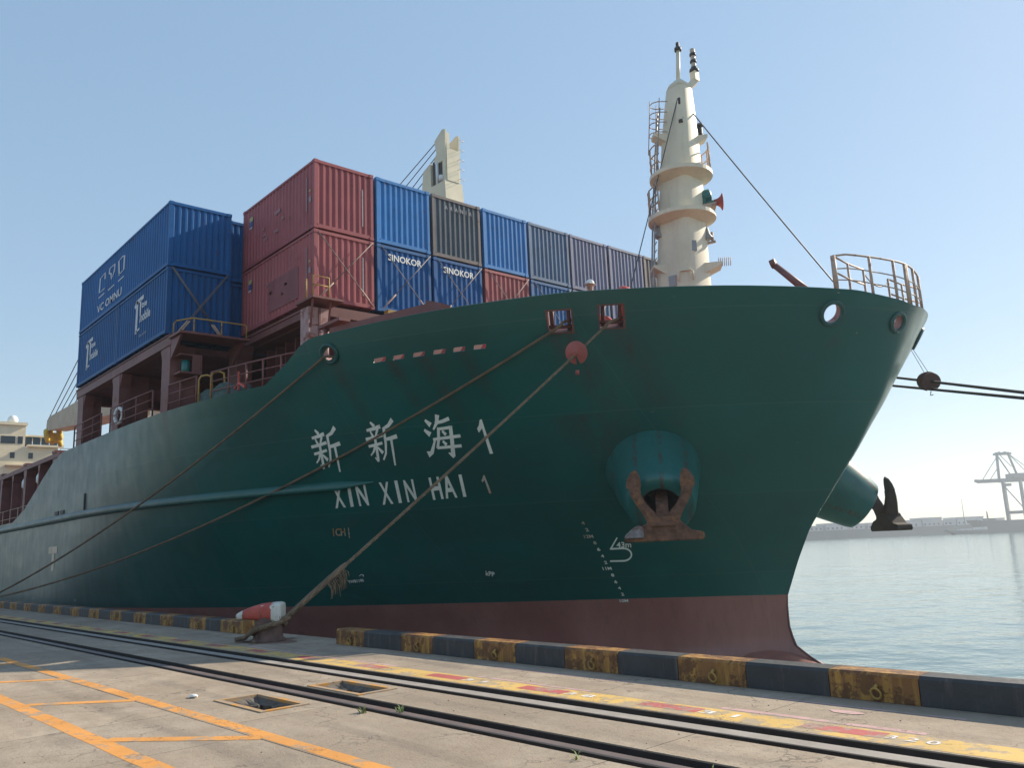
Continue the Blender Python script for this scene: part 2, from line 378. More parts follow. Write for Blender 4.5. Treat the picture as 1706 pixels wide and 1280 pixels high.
def build_hull():
    holes = []                            # (kind, s0, s1, t0, t1)
    def tt(z, s=.6): return (z - ZS) / (ztop(xof(s, 7.6)) - ZS)
    def rect(x0, x1, z0, z1):
        zc = (z0 + z1) / 2; sc = sof((x0 + x1) / 2, zc); holes.append(('rect', sof(x0, zc), sof(x1, zc), tt(z0, sc), tt(z1, sc)))
    for x0, x1 in ((4.84, 5.20), (5.43, 5.75), (6.01, 6.33), (6.57, 6.89), (7.10, 7.40), (7.62, 7.92)): rect(x0, x1, 7.02, 7.13)
    for q in QUADS:
        xc = sum(p[0] for p in q) / 4; zc = sum(p[1] for p in q) / 4; sc = sof(xc, zc); xa = min(p[0] for p in q) - .06; xb = max(p[0] for p in q) + .06
        holes.append(('quad', sof(xa, zc), sof(xb, zc), tt(min(p[1] for p in q) - .07, sc), tt(max(p[1] for p in q) + .07, sc), q))
    def rnd(x, z, r):
        s = sof(x, z); e = .002
        ds = (hp(s + e, tt(z)) - hp(s - e, tt(z))).length / (2 * e); T0 = tt(z, s); dt = (hp(s, T0 + .01) - hp(s, T0 - .01)).length / .02
        m = 1.25; holes.append(('round', s - r * m / ds, s + r * m / ds, T0 - r * m / dt, T0 + r * m / dt, x < 15))
    for q in ROUND: rnd(*q)
    S = [-1, -.985, -.97, -.955, -.94, -.92, -.9, -.88, -.86, -.8, -.7, -.6, -.5, -.4, -.3, -.2, -.16, -.14, -.12, -.1, -.09, -.08, -.07, -.06, -.045, -.03, -.015] + [i / 90 for i in range(91)]
    T = [-6.8, -6.4, -6.1, -5.8, -5.5, -5.25, -5.0, -4.7, -4.4, -4.1] + [-3.78 + .27 * i for i in range(14)] + [0] + [i / 18 for i in range(1, 19)]
    S += [sof(x, 7.4) for x in (1.3, 1.72, 2.15, 2.5, 2.9)]
    def merge(base, extra):
        out = sorted(set(round(e, 6) for e in extra))
        g = [b for b in base if all(abs(b - e) > .0035 for e in out)]
        return sorted(g + out)
    S = merge(S, [round(h[1], 6) for h in holes] + [round(h[2], 6) for h in holes])
    T = sorted([b for b in T if all(abs(b - e) > .006 for h in holes for e in h[3:5])] + [e for e in set(round(h[k], 6) for h in holes for k in (3, 4))])
    # one t grid line set is shared: drop near duplicates among hole lines
    TT = []
    for v in T:
        if not TT or v - TT[-1] > .0008: TT.append(v)
    T = TT
    mb = MB(); ns, nt = len(S), len(T)
    for side in (-1, 1):
        vs = []
        for s in S:
            for t in T:
                p = hp(s, t); vs.append((p.x, YC + side * p.y, p.z))
        fs = []
        for i in range(ns - 1):
            for j in range(nt - 1):
                sc = (S[i] + S[i + 1]) / 2; tc = (T[j] + T[j + 1]) / 2
                if any(h[1] < sc < h[2] and h[3] < tc < h[4] and (side < 0 or h[0] != 'round' or h[5]) for h in holes): continue
                q = (i * nt + j, (i + 1) * nt + j, (i + 1) * nt + j + 1, i * nt + j + 1)
                fs.append(q if side < 0 else q[::-1])
        mb.add(vs, fs, 0, True)
        for h in holes:                  # round openings: ring of plating between the square cell and the circle
            if h[0] == 'rect' or (side > 0 and not h[5]): continue
            n = 32; sc = (h[1] + h[2]) / 2; tc = (h[3] + h[4]) / 2; a_ = (h[2] - h[1]) / 2; b_ = (h[4] - h[3]) / 2
            vo = []; vi = []
            for k in range(n):
                an = 2 * math.pi * k / n; cx, cy = math.cos(an), math.sin(an); m = max(abs(cx), abs(cy))
                p = hp(sc + a_ * cx / m, tc + b_ * cy / m); vo.append((p.x, YC + side * p.y, p.z))
                if h[0] == 'round': p = hp(sc + a_ * cx / 1.25, tc + b_ * cy / 1.25)
                else:
                    (tl, tr, br, bl), u_, w_ = h[5], (cx / m + 1) / 2, (cy / m + 1) / 2
                    qx = (bl[0] * (1 - u_) + br[0] * u_) * (1 - w_) + (tl[0] * (1 - u_) + tr[0] * u_) * w_; qz = (bl[1] * (1 - u_) + br[1] * u_) * (1 - w_) + (tl[1] * (1 - u_) + tr[1] * u_) * w_
                    p = Vector((qx, HBr(qx, qz), qz))
                vi.append((p.x, YC + side * p.y, p.z))
            fs = [(k, (k + 1) % n, n + (k + 1) % n, n + k) for k in range(n)]
            mb.add(vo + vi, fs if side < 0 else [f[::-1] for f in fs], 0, True)
    ob = mb.build('hull', [M_HULL, M_INNER], ship, fix=False)
    bm = bmesh.new(); bm.from_mesh(ob.data); bmesh.ops.remove_doubles(bm, verts=bm.verts[:], dist=.0015)
    for e in bm.edges: e.smooth = not (e.is_boundary or e.calc_face_angle(0) > R(50))
    bm.to_mesh(ob.data); bm.free()
    md = ob.modifiers.new('plate', 'SOLIDIFY'); md.thickness = .03; md.offset = -1; md.material_offset = 1; md.material_offset_rim = 0
    return ob
QUADS = [[(9.70, 7.74), (10.20, 7.73), (9.96, 7.22), (9.48, 7.25)], [(10.80, 7.76), (11.26, 7.75), (11.0, 7.23), (10.55, 7.26)]]
ROUND = [(3.58, 7.45, .24), (14.60, 7.41, .27), (15.37, 7.30, .22)]
hull = build_hull()

# stern closure and decks
m = MB()
def deck_poly(x0, x1, z, n=24):
    xs = [x0 + (x1 - x0) * i / n for i in range(n + 1)]
    L_ = [(x, YC - max(HBr(x, z) - .04, .02), z) for x in xs]; Rr = [(x, YC + max(HBr(x, z) - .04, .02), z) for x in xs]
    m.add(L_ + Rr, [(i, i + 1, n + 2 + i, n + 1 + i) for i in range(n)])
deck_poly(1.8, 15.1, 6.93)
m.build('forecastle_deck', M_DECK, ship)
m = MB(); deck_poly(-17.8, 1.8, 5.75); m.build('shelter_deck', M_DECK, ship)
m = MB(); m.box(-104, -17.8, YC - HB + .05, YC + HB - .05, 3.55, 3.6); m.build('main_deck', M_DECK, ship)
m = MB(); m.box(1.72, 1.8, -.7, 21.1, 5.76, 6.92); m.build('forecastle_bulkhead', M_MAROON, ship)
m = MB(); m.box(-17.9, -17.8, YC - HB + .06, YC + HB - .06, 3.61, 5.74); m.build('deck_bulkhead', M_MAROON, ship)
m = MB(); m.box(-136, -128, 4, 16.4, -2.5, 4.0); m.build('transom', M_GREEN, ship)

m = MB(); rings = []
for i in range(25):
    u = -1 + 2 * i / 24; q = math.sqrt(max(1e-4, 1 - u * u))
    rings.append([Vector((9.35 + 3.75 * u, YC + 1.25 * q * math.cos(a), -3.62 + 1.92 * q * math.sin(a))) for a in [2 * math.pi * k / 28 for k in range(28)]])
m.loft(rings, 0, True); m.build('bulbous_bow', M_HULL, ship)
# rubbing bar along the side (half pipe), thick stem bead
m = MB(); rings = []
for i in range(101):
    x = -110 + 112.6 * i / 100; z = 3.72 + .07 * max(0, (x + 18) / 20)
    rr = .17 * min(1, max(.03, (2.7 - x) / .7))
    p = stbd(x, z); nn = stbd_n(x, z)
    up = Vector((0, 0, 1))
    rings.append([p + nn * rr * math.cos(a) + up * rr * 1.0 * math.sin(a) for a in [math.pi * (k / 8 - .5) for k in range(9)]])
m.loft(rings, cap=False, closed=False)
ob = m.build('rubbing_bar', M_HULL, ship)

# ---- name lettering on the hull
def on_hull(geo, quad, name, m_, off=.012, parent=ship, sub=1):
    vs, fs = geo[0], geo[1]
    bm = bmesh.new(); bv = [bm.verts.new((v[0], v[1], 0)) for v in vs]
    for f in fs:
        try: bm.faces.new([bv[i] for i in f])
        except ValueError: pass
    bmesh.ops.triangulate(bm, faces=bm.faces[:])
    tl, tr, br, bl = quad
    o = ORG[parent.name]
    for v in bm.verts:
        u, w = v.co.x, v.co.y
        X = (tl[0] * (1 - u) + tr[0] * u) * w + (bl[0] * (1 - u) + br[0] * u) * (1 - w)
        Z = (tl[1] * (1 - u) + tr[1] * u) * w + (bl[1] * (1 - u) + br[1] * u) * (1 - w)
        v.co = stbd(X, Z, off) - o
    bmesh.ops.recalc_face_normals(bm, faces=bm.faces[:])
    me = bpy.data.meshes.new(name); bm.to_mesh(me); bm.free(); me.materials.append(m_)
    ob = bpy.data.objects.new(name, me); C.objects.link(ob); ob.parent = parent; ORG[ob.name] = o
    md = ob.modifiers.new('film', 'SOLIDIFY'); md.thickness = .006; md.offset = 0
    return ob
XINC = strokes_geo([
    ([(.20, .99), (.30, .90)], .05, .10), ([(.05, .80), (.30, .835), (.50, .88)], .07, .10),
    ([(.16, .76), (.22, .64)], .05, .08), ([(.40, .80), (.31, .63)], .08, .05), ([(-.02, .575), (.25, .61), (.54, .665)], .08, .08),
    ([(.04, .39), (.28, .43), (.50, .475)], .07, .07), ([(.285, .62), (.285, .10), (.275, .03)], .085, .09), ([(.275, .03), (.19, .10)], .08, .03),
    ([(.25, .40), (.17, .26), (.06, .16)], .08, .04), ([(.34, .36), (.47, .24)], .05, .10),
    ([(.93, 1.0), (.80, .89), (.60, .82)], .12, .06), ([(.63, .82), (.625, .45), (.58, .22), (.47, .06)], .09, .05), ([(.63, .56), (.80, .585), (1.02, .63)], .075, .10),
    ([(.83, .585), (.83, .2), (.825, -.06)], .085, .05)])
HAIC = strokes_geo([
    ([(.08, .91), (.20, .81)], .06, .13), ([(.02, .68), (.15, .58)], .06, .13), ([(.06, .10), (.14, .13), (.28, .42)], .16, .05),
    ([(.45, .99), (.41, .84), (.29, .69)], .13, .05), ([(.38, .84), (.58, .865), (.78, .92)], .07, .09),
    ([(.44, .70), (.39, .42), (.33, .24)], .085, .075), ([(.43, .69), (.62, .70), (.80, .715)], .065, .075), ([(.80, .72), (.775, .35), (.74, .03)], .10, .12), ([(.745, .02), (.63, .10)], .10, .03),
    ([(.25, .445), (.60, .47), (1.03, .50)], .065, .075), ([(.34, .235), (.65, .245), (1.01, .26)], .065, .075), ([(.55, .63), (.62, .555)], .06, .085), ([(.52, .385), (.59, .31)], .06, .085)])
ONEC = ([(.42, .98), (.62, 1.0), (.99, .0), (.66, .0), (.47, .74), (.08, .62), (.0, .74), (.25, .84)], [(0, 1, 2, 3, 4, 7), (4, 5, 6, 7)], .3)
for geo, quad, nm, mm in (
    (XINC, [(1.57, 5.455), (2.48, 5.424), (1.959, 4.236), (1.028, 4.311)], 'name_character', M_LETTER),
    (XINC, [(3.482, 5.488), (4.356, 5.46), (3.749, 4.282), (2.917, 4.393)], 'name_character', M_LETTER),
    (HAIC, [(5.205, 5.476), (6.091, 5.448), (5.535, 4.323), (4.615, 4.357)], 'name_character', M_LETTER),
    (ONEC, [(6.50, 5.289), (6.76, 5.27), (6.34, 4.342), (6.08, 4.337)], 'name_character', M_LETTER)):
    on_hull(geo, quad, nm, mm)
for ch, quad, mm in (
    ('X', [(1.173, 3.77), (1.497, 3.764), (1.181, 3.091), (0.813, 3.078)], 0), ('I', [(1.698, 3.767), (1.802, 3.768), (1.444, 3.101), (1.334, 3.09)], 0),
    ('N', [(1.949, 3.758), (2.289, 3.768), (1.95, 3.105), (1.628, 3.099)], 0), ('X', [(2.719, 3.762), (3.025, 3.765), (2.707, 3.109), (2.368, 3.096)], 0),
    ('I', [(3.216, 3.781), (3.312, 3.783), (2.971, 3.119), (2.876, 3.116)], 0), ('N', [(3.478, 3.775), (3.777, 3.787), (3.444, 3.14), (3.142, 3.125)], 0),
    ('H', [(4.229, 3.795), (4.523, 3.807), (4.209, 3.159), (3.899, 3.145)], 0), ('A', [(4.657, 3.814), (4.837, 3.822), (4.599, 3.176), (4.272, 3.164)], 0),
    ('I', [(5.08, 3.824), (5.164, 3.826), (4.845, 3.185), (4.76, 3.183)], 0), ('1', [(5.675, 3.76), (5.809, 3.771), (5.538, 3.24), (5.422, 3.24)], 1)):
    geo = ONEC if ch == '1' else text_geo(ch, .022)
    if ch == '1': quad = [(5.655, 3.77), (5.80, 3.775), (5.80, 3.24), (5.655, 3.235)]; quad = [(5.62, 3.77), (5.80, 3.775), (5.545, 3.24), (5.365, 3.235)]
    if ch == 'A': quad = [(4.50, 3.818), (4.99, 3.822), (4.599, 3.176), (4.272, 3.164)]
    on_hull(geo, quad, 'name_letter', M_LETTER_R if mm else M_LETTER)
# small hull marks
def small(body, x, z, h, dx, dz=0.0, sl=-.28, mm=M_LETTER, name='hull_mark'):
    g = text_geo(body, .02); w = dx
    on_hull(g, [(x - sl * h, z + h), (x - sl * h + w, z + h + dz), (x + w, z + dz), (x, z)], name, mm, .01)
for i, (b, (x, z)) in enumerate(zip(['4', '2', '12M', '8', '6', '4', '2', '11M', '8', '6', '4', '2', '10M'],
        [(7.103, 2.241), (7.062, 2.038), (6.965, 1.836), (6.994, 1.634), (6.964, 1.431), (6.934, 1.221), (6.897, 1.016), (6.822, 0.828), (6.829, 0.611), (6.777, 0.395), (6.75, 0.191), (6.717, -0.014), (6.637, -0.226)])):
    wd = .075 if len(b) == 1 else .22
    small(b, x - wd / 2, z - .05, .095, wd, 0, -.3, M_LETTER_R if i < 4 else M_LETTER, 'draught_mark')
small('43m', 7.43, 1.455, .17, .34, -.01, -.5)
small('1CH |', .0, 2.13, .32, .55, .0, -.7, M_LETTER_R)
small('YWB1190', -.7, .62, .10, .55, .04, -.5)
small('kPP', 3.60, .74, .15, .21, -.05, -.7)
on_hull(strokes_geo([([(0, .3), (.4, .9), (.9, .7), (1, .1)], .2, .2)]), [(-.08, .92), (.05, .92), (-.02, .84), (-.15, .84)], 'hull_mark', M_LETTER)
arc = [(.0, 0), (.50, .0)] + [(.62 + .38 * math.sin(a), .27 - .27 * math.cos(a)) for a in [R(d) for d in range(10, 180, 17)]] + [(.62, .54), (.50, .54), (.02, .54)]
mk = strokes_geo([(arc, .07, .07), ([(.02, .53), (.36, 1.0)], .07, .06)])
on_hull(mk, [(7.43, 1.75), (7.92, 1.76), (7.56, 1.04), (7.05, 1.05)], 'bulb_mark', M_LETTER)
on_hull(strokes_geo([([(0, .5), (1, .5)], 1, 1)]), [(-19.25, 2.5), (-18.2, 2.5), (-18.2, 2.19), (-19.25, 2.19)], 'tug_mark', mat('mark_cream', (.62, .50, .36), .6))
on_hull(strokes_geo([([(0, .5), (1, .5)], 1, 1)]), [(-18.80, 2.18), (-18.52, 2.18), (-18.52, 1.39), (-18.80, 1.39)], 'tug_mark', mat('mark_cream', (.62, .50, .36)))
on_hull(strokes_geo([([(0, .5), (1, .5)], 1, 1)]), [(-20.9, .15), (-16.4, .15), (-16.4, .09), (-20.9, .09)], 'load_line', mat('mark_dull', (.26, .30, .29)))
for x in (-18.75, -17.75):
    m = MB(); m.box(x, x + .6, -3.44, -3.402, 3.92, 4.1); m.build('scupper', M_DARK, ship)
m = MB(); m.box(-13.9, -13.78, -3.45, -3.405, 3.9, 4.6); m.build('overflow_pipe', M_DARK, ship)

# fairleads, window frames
def fairlead(x, z, r, side=-1):
    p = stbd(x, z); nn = stbd_n(x, z)
    if side > 0: p = Vector((p.x, 2 * YC - p.y, p.z)); nn = Vector((nn.x, -nn.y, nn.z))
    m = MB(); m.torus(p + nn * .02, nn, r * 1.16, .06, 32, 10)
    u = nn.orthogonal().normalized(); w = nn.cross(u)
    ring = lambda rr, d: [p + nn * d + (u * math.cos(2 * math.pi * k / 32) + w * math.sin(2 * math.pi * k / 32)) * rr for k in range(32)]
    m.loft([ring(r * 1.02, .0), ring(r, -.12), ring(r * 1.1, -.26)], 1, True, cap=False)
    m.build('fairlead', [M_GREEN, M_PALE], ship)
for x, z, r in ROUND:
    fairlead(x, z, r)
    if x < 15: fairlead(x, z, r, 1)
def win(q, side=-1):
    xc = sum(p[0] for p in q) / 4; zc = sum(p[1] for p in q) / 4; nn = stbd_n(xc, zc)
    def P_(p, d, e=0):
        x_, z_ = p; p_ = stbd(x_ + (e if x_ > xc else -e), z_ + (e if z_ > zc else -e)) + nn * d
        return p_ if side < 0 else Vector((p_.x, 2 * YC - p_.y, p_.z))
    m = MB(); rg = lambda e, d: [P_(p, d, e) for p in (q[3], q[2], q[1], q[0])]
    m.loft([rg(.035, -.01), rg(.035, .022), rg(0, .022), rg(0, -.34), rg(.05, -.34)], 0, False, cap=False)
    f = m.build('mooring_window', M_MAROON, ship)
    mid = lambda a, b, t: (a[0] + (b[0] - a[0]) * t, a[1] + (b[1] - a[1]) * t)
    for t_ in (.14, .86):
        m = MB(); m.tube([P_(mid(q[3], q[2], t_), -.2), P_(mid(q[0], q[1], t_), -.2)], .055, 10); m.build('guide_roller', M_INNER, f)
    m = MB(); m.tube([P_(mid(q[3], q[0], .16), -.14), P_(mid(q[2], q[1], .16), -.14)], .05, 10); m.build('guide_roller', M_INNER, f)
for q in QUADS: win(q); win(q, 1)
for x0, x1 in ((4.84, 5.20), (5.43, 5.75), (6.01, 6.33), (6.57, 6.89), (7.10, 7.40), (7.62, 7.92)):   # freeing port flaps seen inside
    p = stbd((x0 + x1) / 2, 7.05); m = MB(); d = (stbd(x1, 7.05) - stbd(x0, 7.05)) / 2
    m.obox(p + Vector((0.02, .22, .06)), d * .8, (0.01, .012, 0), (0, .10, .14)); m.build('bulwark_bracket', M_REDP, ship)

# bolsters (anchor pockets)
def mirror(v): return Vector((v[0], 2 * YC - v[1], v[2]))
AN = Vector((.62, -.78, 0)); AT = Vector((.78, .62, 0))           # outward and along the hull at the anchors
def pocket(side):
    ax = (AN * .83 + Vector((0, 0, -.56))).normalized()
    F0 = Vector((10.74, 4.58, 2.50))
    u = ax.cross(Vector((0, 0, 1))).normalized(); w = u.cross(ax)
    rings = []
    prof = [(-5.0, 1.85), (-3.8, 1.68), (-2.7, 1.50), (-1.7, 1.30), (-.8, 1.10), (-.2, .96), (-.04, .90), (.0, .82), (-.02, .56), (-.12, .48), (-1.2, .42), (-1.2, .01)]
    for d, r in prof:
        rings.append([F0 + ax * d + AT * d * .09 + (u * math.cos(2 * math.pi * k / 48) + w * math.sin(2 * math.pi * k / 48) * 1.0) * r for k in range(48)])
    if side > 0: rings = [[mirror(v) for v in rg] for rg in rings]
    m = MB(); m.loft(rings[:9], 0, True, cap=False); m.loft(rings[8:], 1, True, cap=False)
    ob = m.build('anchor_bolster', [M_POCKET, M_DARK], ship); ob.data.set_sharp_from_angle(angle=R(45))
pocket(-1); pocket(1)

# ---- red / maroon deck structure under the containers
def strut(x0, x1, y0, y1, z0, z1, mm=M_MAROON, flare=.25, nm='container_pillar'):
    m = MB(); m.box(x0, x1, y0, y1, z0, z1 - .002)
    for sx in (1, -1):                              # haunches
        xx = x1 if sx > 0 else x0
        m.prism([(0, 0), (0, -flare * 2.2), (flare * sx, 0)], (xx + .001 * sx, (y0 + y1) / 2, z1 - .005), (1, 0, 0), (0, 0, 1), (0, (y1 - y0) * .9, 0))
    return m.build(nm, mm, ship)
for x0, x1, yb in ((-17.85, -16.95, -2.3), (-12.35, -11.45, -1.9), (-6.3, -5.45, -2.15)):
    strut(x0, x1, -2.92, -2.45, 5.76, 9.42)
    strut(x0 + .1, x1 - .1, -2.44, yb + .2, 5.76, 9.42, flare=.12)
    strut(x0, x1, 22.8, 23.3, 5.76, 9.42)
for x in (-6.3,): strut(x, x + .8, -.35, .25, 5.76, 9.75)
pe = strut(.28, .85, -.64, .12, 5.76, 9.72, M_PALE, .0)
m = MB()
for k in range(6): m.box(.852, .88, -.62, .10, 7.0 + k * .42, 7.04 + k * .42)
m.box(.852, .90, -.28, -.22, 6.9, 9.7); m.build('stiffener', M_MAROON, pe)
m = MB()
for yy in (-.6, .05):
    m.bar((.90, yy, 9.0), (1.25, yy - .1, 9.86), .06)
m.box(.2, 1.45, -.80, .35, 9.86, 9.93); m.build('lashing_platform', M_MAROON, pe)
# beams and hatch covers
m = MB(); m.box(-18.1, -5.35, -2.95, -2.62, 9.43, 9.78); m.box(-18.1, -5.35, -2.99, -2.58, 9.785, 9.83); m.build('edge_beam', M_MAROON, ship)
m = MB(); m.box(-6.3, .32, -.05, .28, 9.75, 10.0); m.box(-6.3, .32, -.09, .32, 10.005, 10.09); m.build('edge_beam', M_MAROON, ship)
m = MB(); m.box(-18.0, -6.5, -2.6, 23, 9.45, 9.7); m.box(-18.0, -17.5, -2.6, 23, 9.1, 9.44); m.box(-12.1, -11.7, -2.4, 22.7, 9.0, 9.44); m.build('hatch_cover', M_INNER, ship)
m = MB(); m.box(-6.2, .2, .33, 22.5, 9.7, 10.05); m.build('hatch_cover', M_INNER, ship)
m = MB(); m.box(-11.3, -6.9, 1.5, 19, 5.76, 8.99); m.build('hatch_coaming', M_INNER, ship)
m = MB(); m.box(-5.6, .1, 1.2, 19.4, 5.76, 9.69); m.build('hatch_coaming', M_INNER, ship)
m = MB(); m.box(.15, 1.7, 1.0, 20, 6.0, 9.3); m.build('forward_coaming', M_INNER, ship)
for k in range(7):
    m = MB(); m.box(-5.2 + k * .8, -5.12 + k * .8, .7, 1.19, 5.76, 9.6); m.build('coaming_stay', M_INNER, ship)
# platform with rail at the front of the aft stack
m = MB(); m.box(-5.34, -4.15, -3.05, -.45, 9.62, 9.70); m.prism([(0, 0), (0, -.75), (1.0, 0)], (-5.34, -2.9, 9.61), (1, 0, 0), (0, 0, 1), (0, .08, 0)); m.prism([(0, 0), (0, -.75), (1.0, 0)], (-5.34, -.6, 9.61), (1, 0, 0), (0, 0, 1), (0, .08, 0))
pl = m.build('lashing_platform', M_MAROON, ship)
m = MB()
m.tube([(-4.95, -3.0, 9.70), (-4.95, -3.0, 10.12), (-4.9, -2.92, 10.22), (-4.3, -2.55, 10.24), (-4.25, -.62, 10.24), (-4.25, -.55, 10.18), (-4.25, -.55, 9.70)], .028, 8)
m.tube([(-4.3, -2.5, 9.70), (-4.3, -2.5, 10.24)], .026, 8); m.tube([(-4.25, -1.5, 9.70), (-4.25, -1.5, 10.24)], .026, 8)
m.build('guard_rail', M_YEL, pl)
m = MB()
m.tube([(.95, -.78, 9.93), (.95, -.78, 10.6)], .025, 6); m.tube([(1.42, -.78, 9.93), (1.42, -.78, 10.6), (1.42, -.2, 10.6), (1.42, -.2, 9.93)], .025, 6); m.tube([(1.42, -.78, 10.3), (1.42, -.2, 10.3)], .02, 6)
m.build('guard_rail', M_YEL, pe)
m = MB(); m.box(1.0, 1.25, 2.2, 2.55, 8.6, 9.95); m.build('yellow_bracket', M_YEL, ship)
# lamp box on pillar
m = MB(); m.box(-5.42, -4.75, -2.8, -2.0, 8.95, 9.0); m.box(-5.42, -4.75, -2.8, -2.0, 8.28, 8.34); m.box(-5.42, -4.75, -2.05, -2.0, 8.34, 8.95); m.box(-4.79, -4.75, -2.35, -2.06, 8.34, 8.95)
lb = m.build('side_light_box', M_MAROON, ship)
m = MB(); m.tube([(-5.15, -2.45, 8.36), (-5.15, -2.45, 8.40), (-5.15, -2.45, 8.8), (-5.15, -2.45, 8.85)], [.12, .16, .16, .10], 14); m.build('green_lamp', mat('green_lens', (.01, .16, .15), .15), lb)
# guard rails on the deck edge
def railing(pts, h, nbar, mm, parent=ship, r=.028, post_every=None, nm='guard_rail'):
    base = MB(); pts = [Vector(p) for p in pts]
    for b in range(nbar):
        zz = h * (b + 1) / nbar
        base.tube([p + Vector((0, 0, zz)) for p in pts], r * (1 if b == nbar - 1 else .75), 7)
    top = base.build(nm, mm, parent)
    for p in (post_every or pts):
        q = MB(); q.tube([p, Vector(p) + Vector((0, 0, h))], r * 1.25, 7); q.build('rail_post', mm, top)
    return top
ed = lambda x, z=6.86: stbd(x, z) + Vector((0, .12, 0))
railing([ed(x) for x in (-16.7, -15.2, -13.7, -12.5)], 1.02, 3, M_MAROON)
railing([ed(x) for x in (-11.2, -9.6, -8.1, -6.5)], 1.02, 3, M_MAROON)
railing([ed(x) for x in (-5.2, -4.3, -3.2)], 1.0, 3, M_MAROON)
railing([ed(x) for x in (-2.3, -1.3, -.4, .4, 1.2, 1.95)], .98, 3, M_MAROON)
for x in (-3.05, -2.3):
    p = ed(x); m = MB(); m.tube([p, p + Vector((0, 0, .85)), p + Vector((.06, .05, .97)), p + Vector((.2, .2, 1.0)), p + Vector((.3, .32, .93)), p + Vector((.32, .35, .5))], .035, 8); m.build('ladder_hoop', M_YEL, ship)
# heap of green netting
m = MB()
for (cx, cy, cz, sx, sy, sz) in ((-3.2, -2.25, 6.8, .7, .4, .62), (-2.2, -2.15, 6.8, .75, .4, .70), (-1.3, -1.95, 6.8, .6, .35, .55)):
    rings = []
    for i in range(9):
        ph = math.pi * i / 8
        rings.append([Vector((cx + sx * math.sin(ph) * math.cos(a) * (1 + .25 * random.random()), cy + sy * math.sin(ph) * math.sin(a) * (1 + .25 * random.random()), cz - sz * math.cos(ph) * (1 + .1 * random.random()))) for a in [2 * math.pi * k / 14 for k in range(14)]])
    m.loft(rings, 0, False)
tag(m.build('netting_heap', mat('green_net', (.07, .12, .11), .9, .4, scale=8, bump=1, bscale=60)), 'heap of grey green netting behind the deck edge rail under the red container', 'netting')
# small red davit fork
m = MB(); m.bar((-.75, -2.3, 7.0), (-.75, -2.3, 7.62), .05); m.bar((-.75, -2.3, 7.25), (-.35, -2.25, 7.05), .07); m.bar((-.75, -2.3, 7.25), (-1.1, -2.3, 7.08), .05); m.build('rope_stopper', M_REDP, ship)
# maroon davit lying at the bulwark top
m = MB(); m.bar((1.8, -.25, 8.62), (5.6, .85, 8.66), .34, .3); m.bar((5.6, .82, 8.72), (6.15, 1.0, 8.52), .42, .36)
m.tube([(1.5, -.35, 7.0), (1.5, -.35, 8.9)], .09, 8); m.box(1.2, 2.6, -.5, -.1, 8.85, 8.95); m.build('stowed_derrick', M_MAROON, ship)
# lifebuoys
def buoy(c, nrm, label):
    t = empty('lifebuoy', c); m = MB(); m.torus(c, nrm, .31, .075, 28, 10); m.build('buoy_ring', M_WHITE, t)
    n_ = Vector(nrm).normalized(); u = n_.orthogonal().normalized(); w = n_.cross(u)
    for k in range(4):
        a = math.pi / 4 + k * math.pi / 2; d = u * math.cos(a) + w * math.sin(a); tt = n_.cross(d)
        q = MB(); q.torus(Vector(c) + d * .31, tt, .08, .012, 10, 5); q.build('buoy_band', M_REDP, t)
    tag(t, label, 'lifebuoy', 'lifebuoys on the maroon pillars')
buoy(Vector((-11.12, -2.98, 7.60)), (.18, -1, 0), 'white lifebuoy hung on the middle maroon pillar')
buoy(Vector((-6.5, -2.62, 7.55)), (.05, -1, 0), 'white lifebuoy seen edge on beside the forward maroon pillar')

# ---- aft hatch coaming with stays
cw = MB(); cw.box(-104, -22.2, -2.2, -2.0, 3.6, 7.05); cw.box(-104, -21.6, -2.75, -2.0, 7.06, 7.3); cw.box(-104, -22.2, -2.24, -2.202, 5.2, 5.32)
cwo = cw.build('aft_hatch_coaming', M_MAROON, ship)
x = -22.6; k = 0
while x > -100:
    w_ = .5 if k % 2 == 0 else .16
    q = MB(); q.prism([(-w_ / 2, 0), (-w_ / 2, 3.0), (-w_ / 2 - .18, 3.44), (w_ / 2 + .18, 3.44), (w_ / 2, 3.0), (w_ / 2, 0)], (x, -2.48, 3.6), (1, 0, 0), (0, 0, 1), (0, .5, 0)); q.build('coaming_stay', M_MAROON, cwo)
    if k % 2 == 0:
        q = MB(); q.box(x - .35, x + .35, -2.80, -2.3, 7.31, 7.44); q.build('hatch_stopper', M_MAROON, cwo)
    x -= 3.3; k += 1
m = MB(); m.box(-104, -22.2, -1.99, 22.4, 7.0, 7.25); m.build('aft_hatch_cover', M_MAROON, ship)
m = MB()
for zz in (4.35, 4.85): m.tube([(-104, -3.2, zz), (-24, -3.2, zz)], .02, 6)
gr = m.build('guard_rail', M_RAILC, ship)
for i in range(40):
    q = MB(); q.tube([(-24 - i * 2, -3.2, 3.6), (-24 - i * 2, -3.2, 4.85)], .025, 6); q.build('rail_post', M_RAILC, gr)
for xx in (-26.1, -29.6):
    m = MB(); m.tube([(xx, -2.6, 6.0), (xx, -2.6, 6.12), (xx, -2.6, 6.45), (xx, -2.6, 6.7)], [.05, .2, .2, .06], 10); m.build('deck_lamp', M_WHITE, ship)

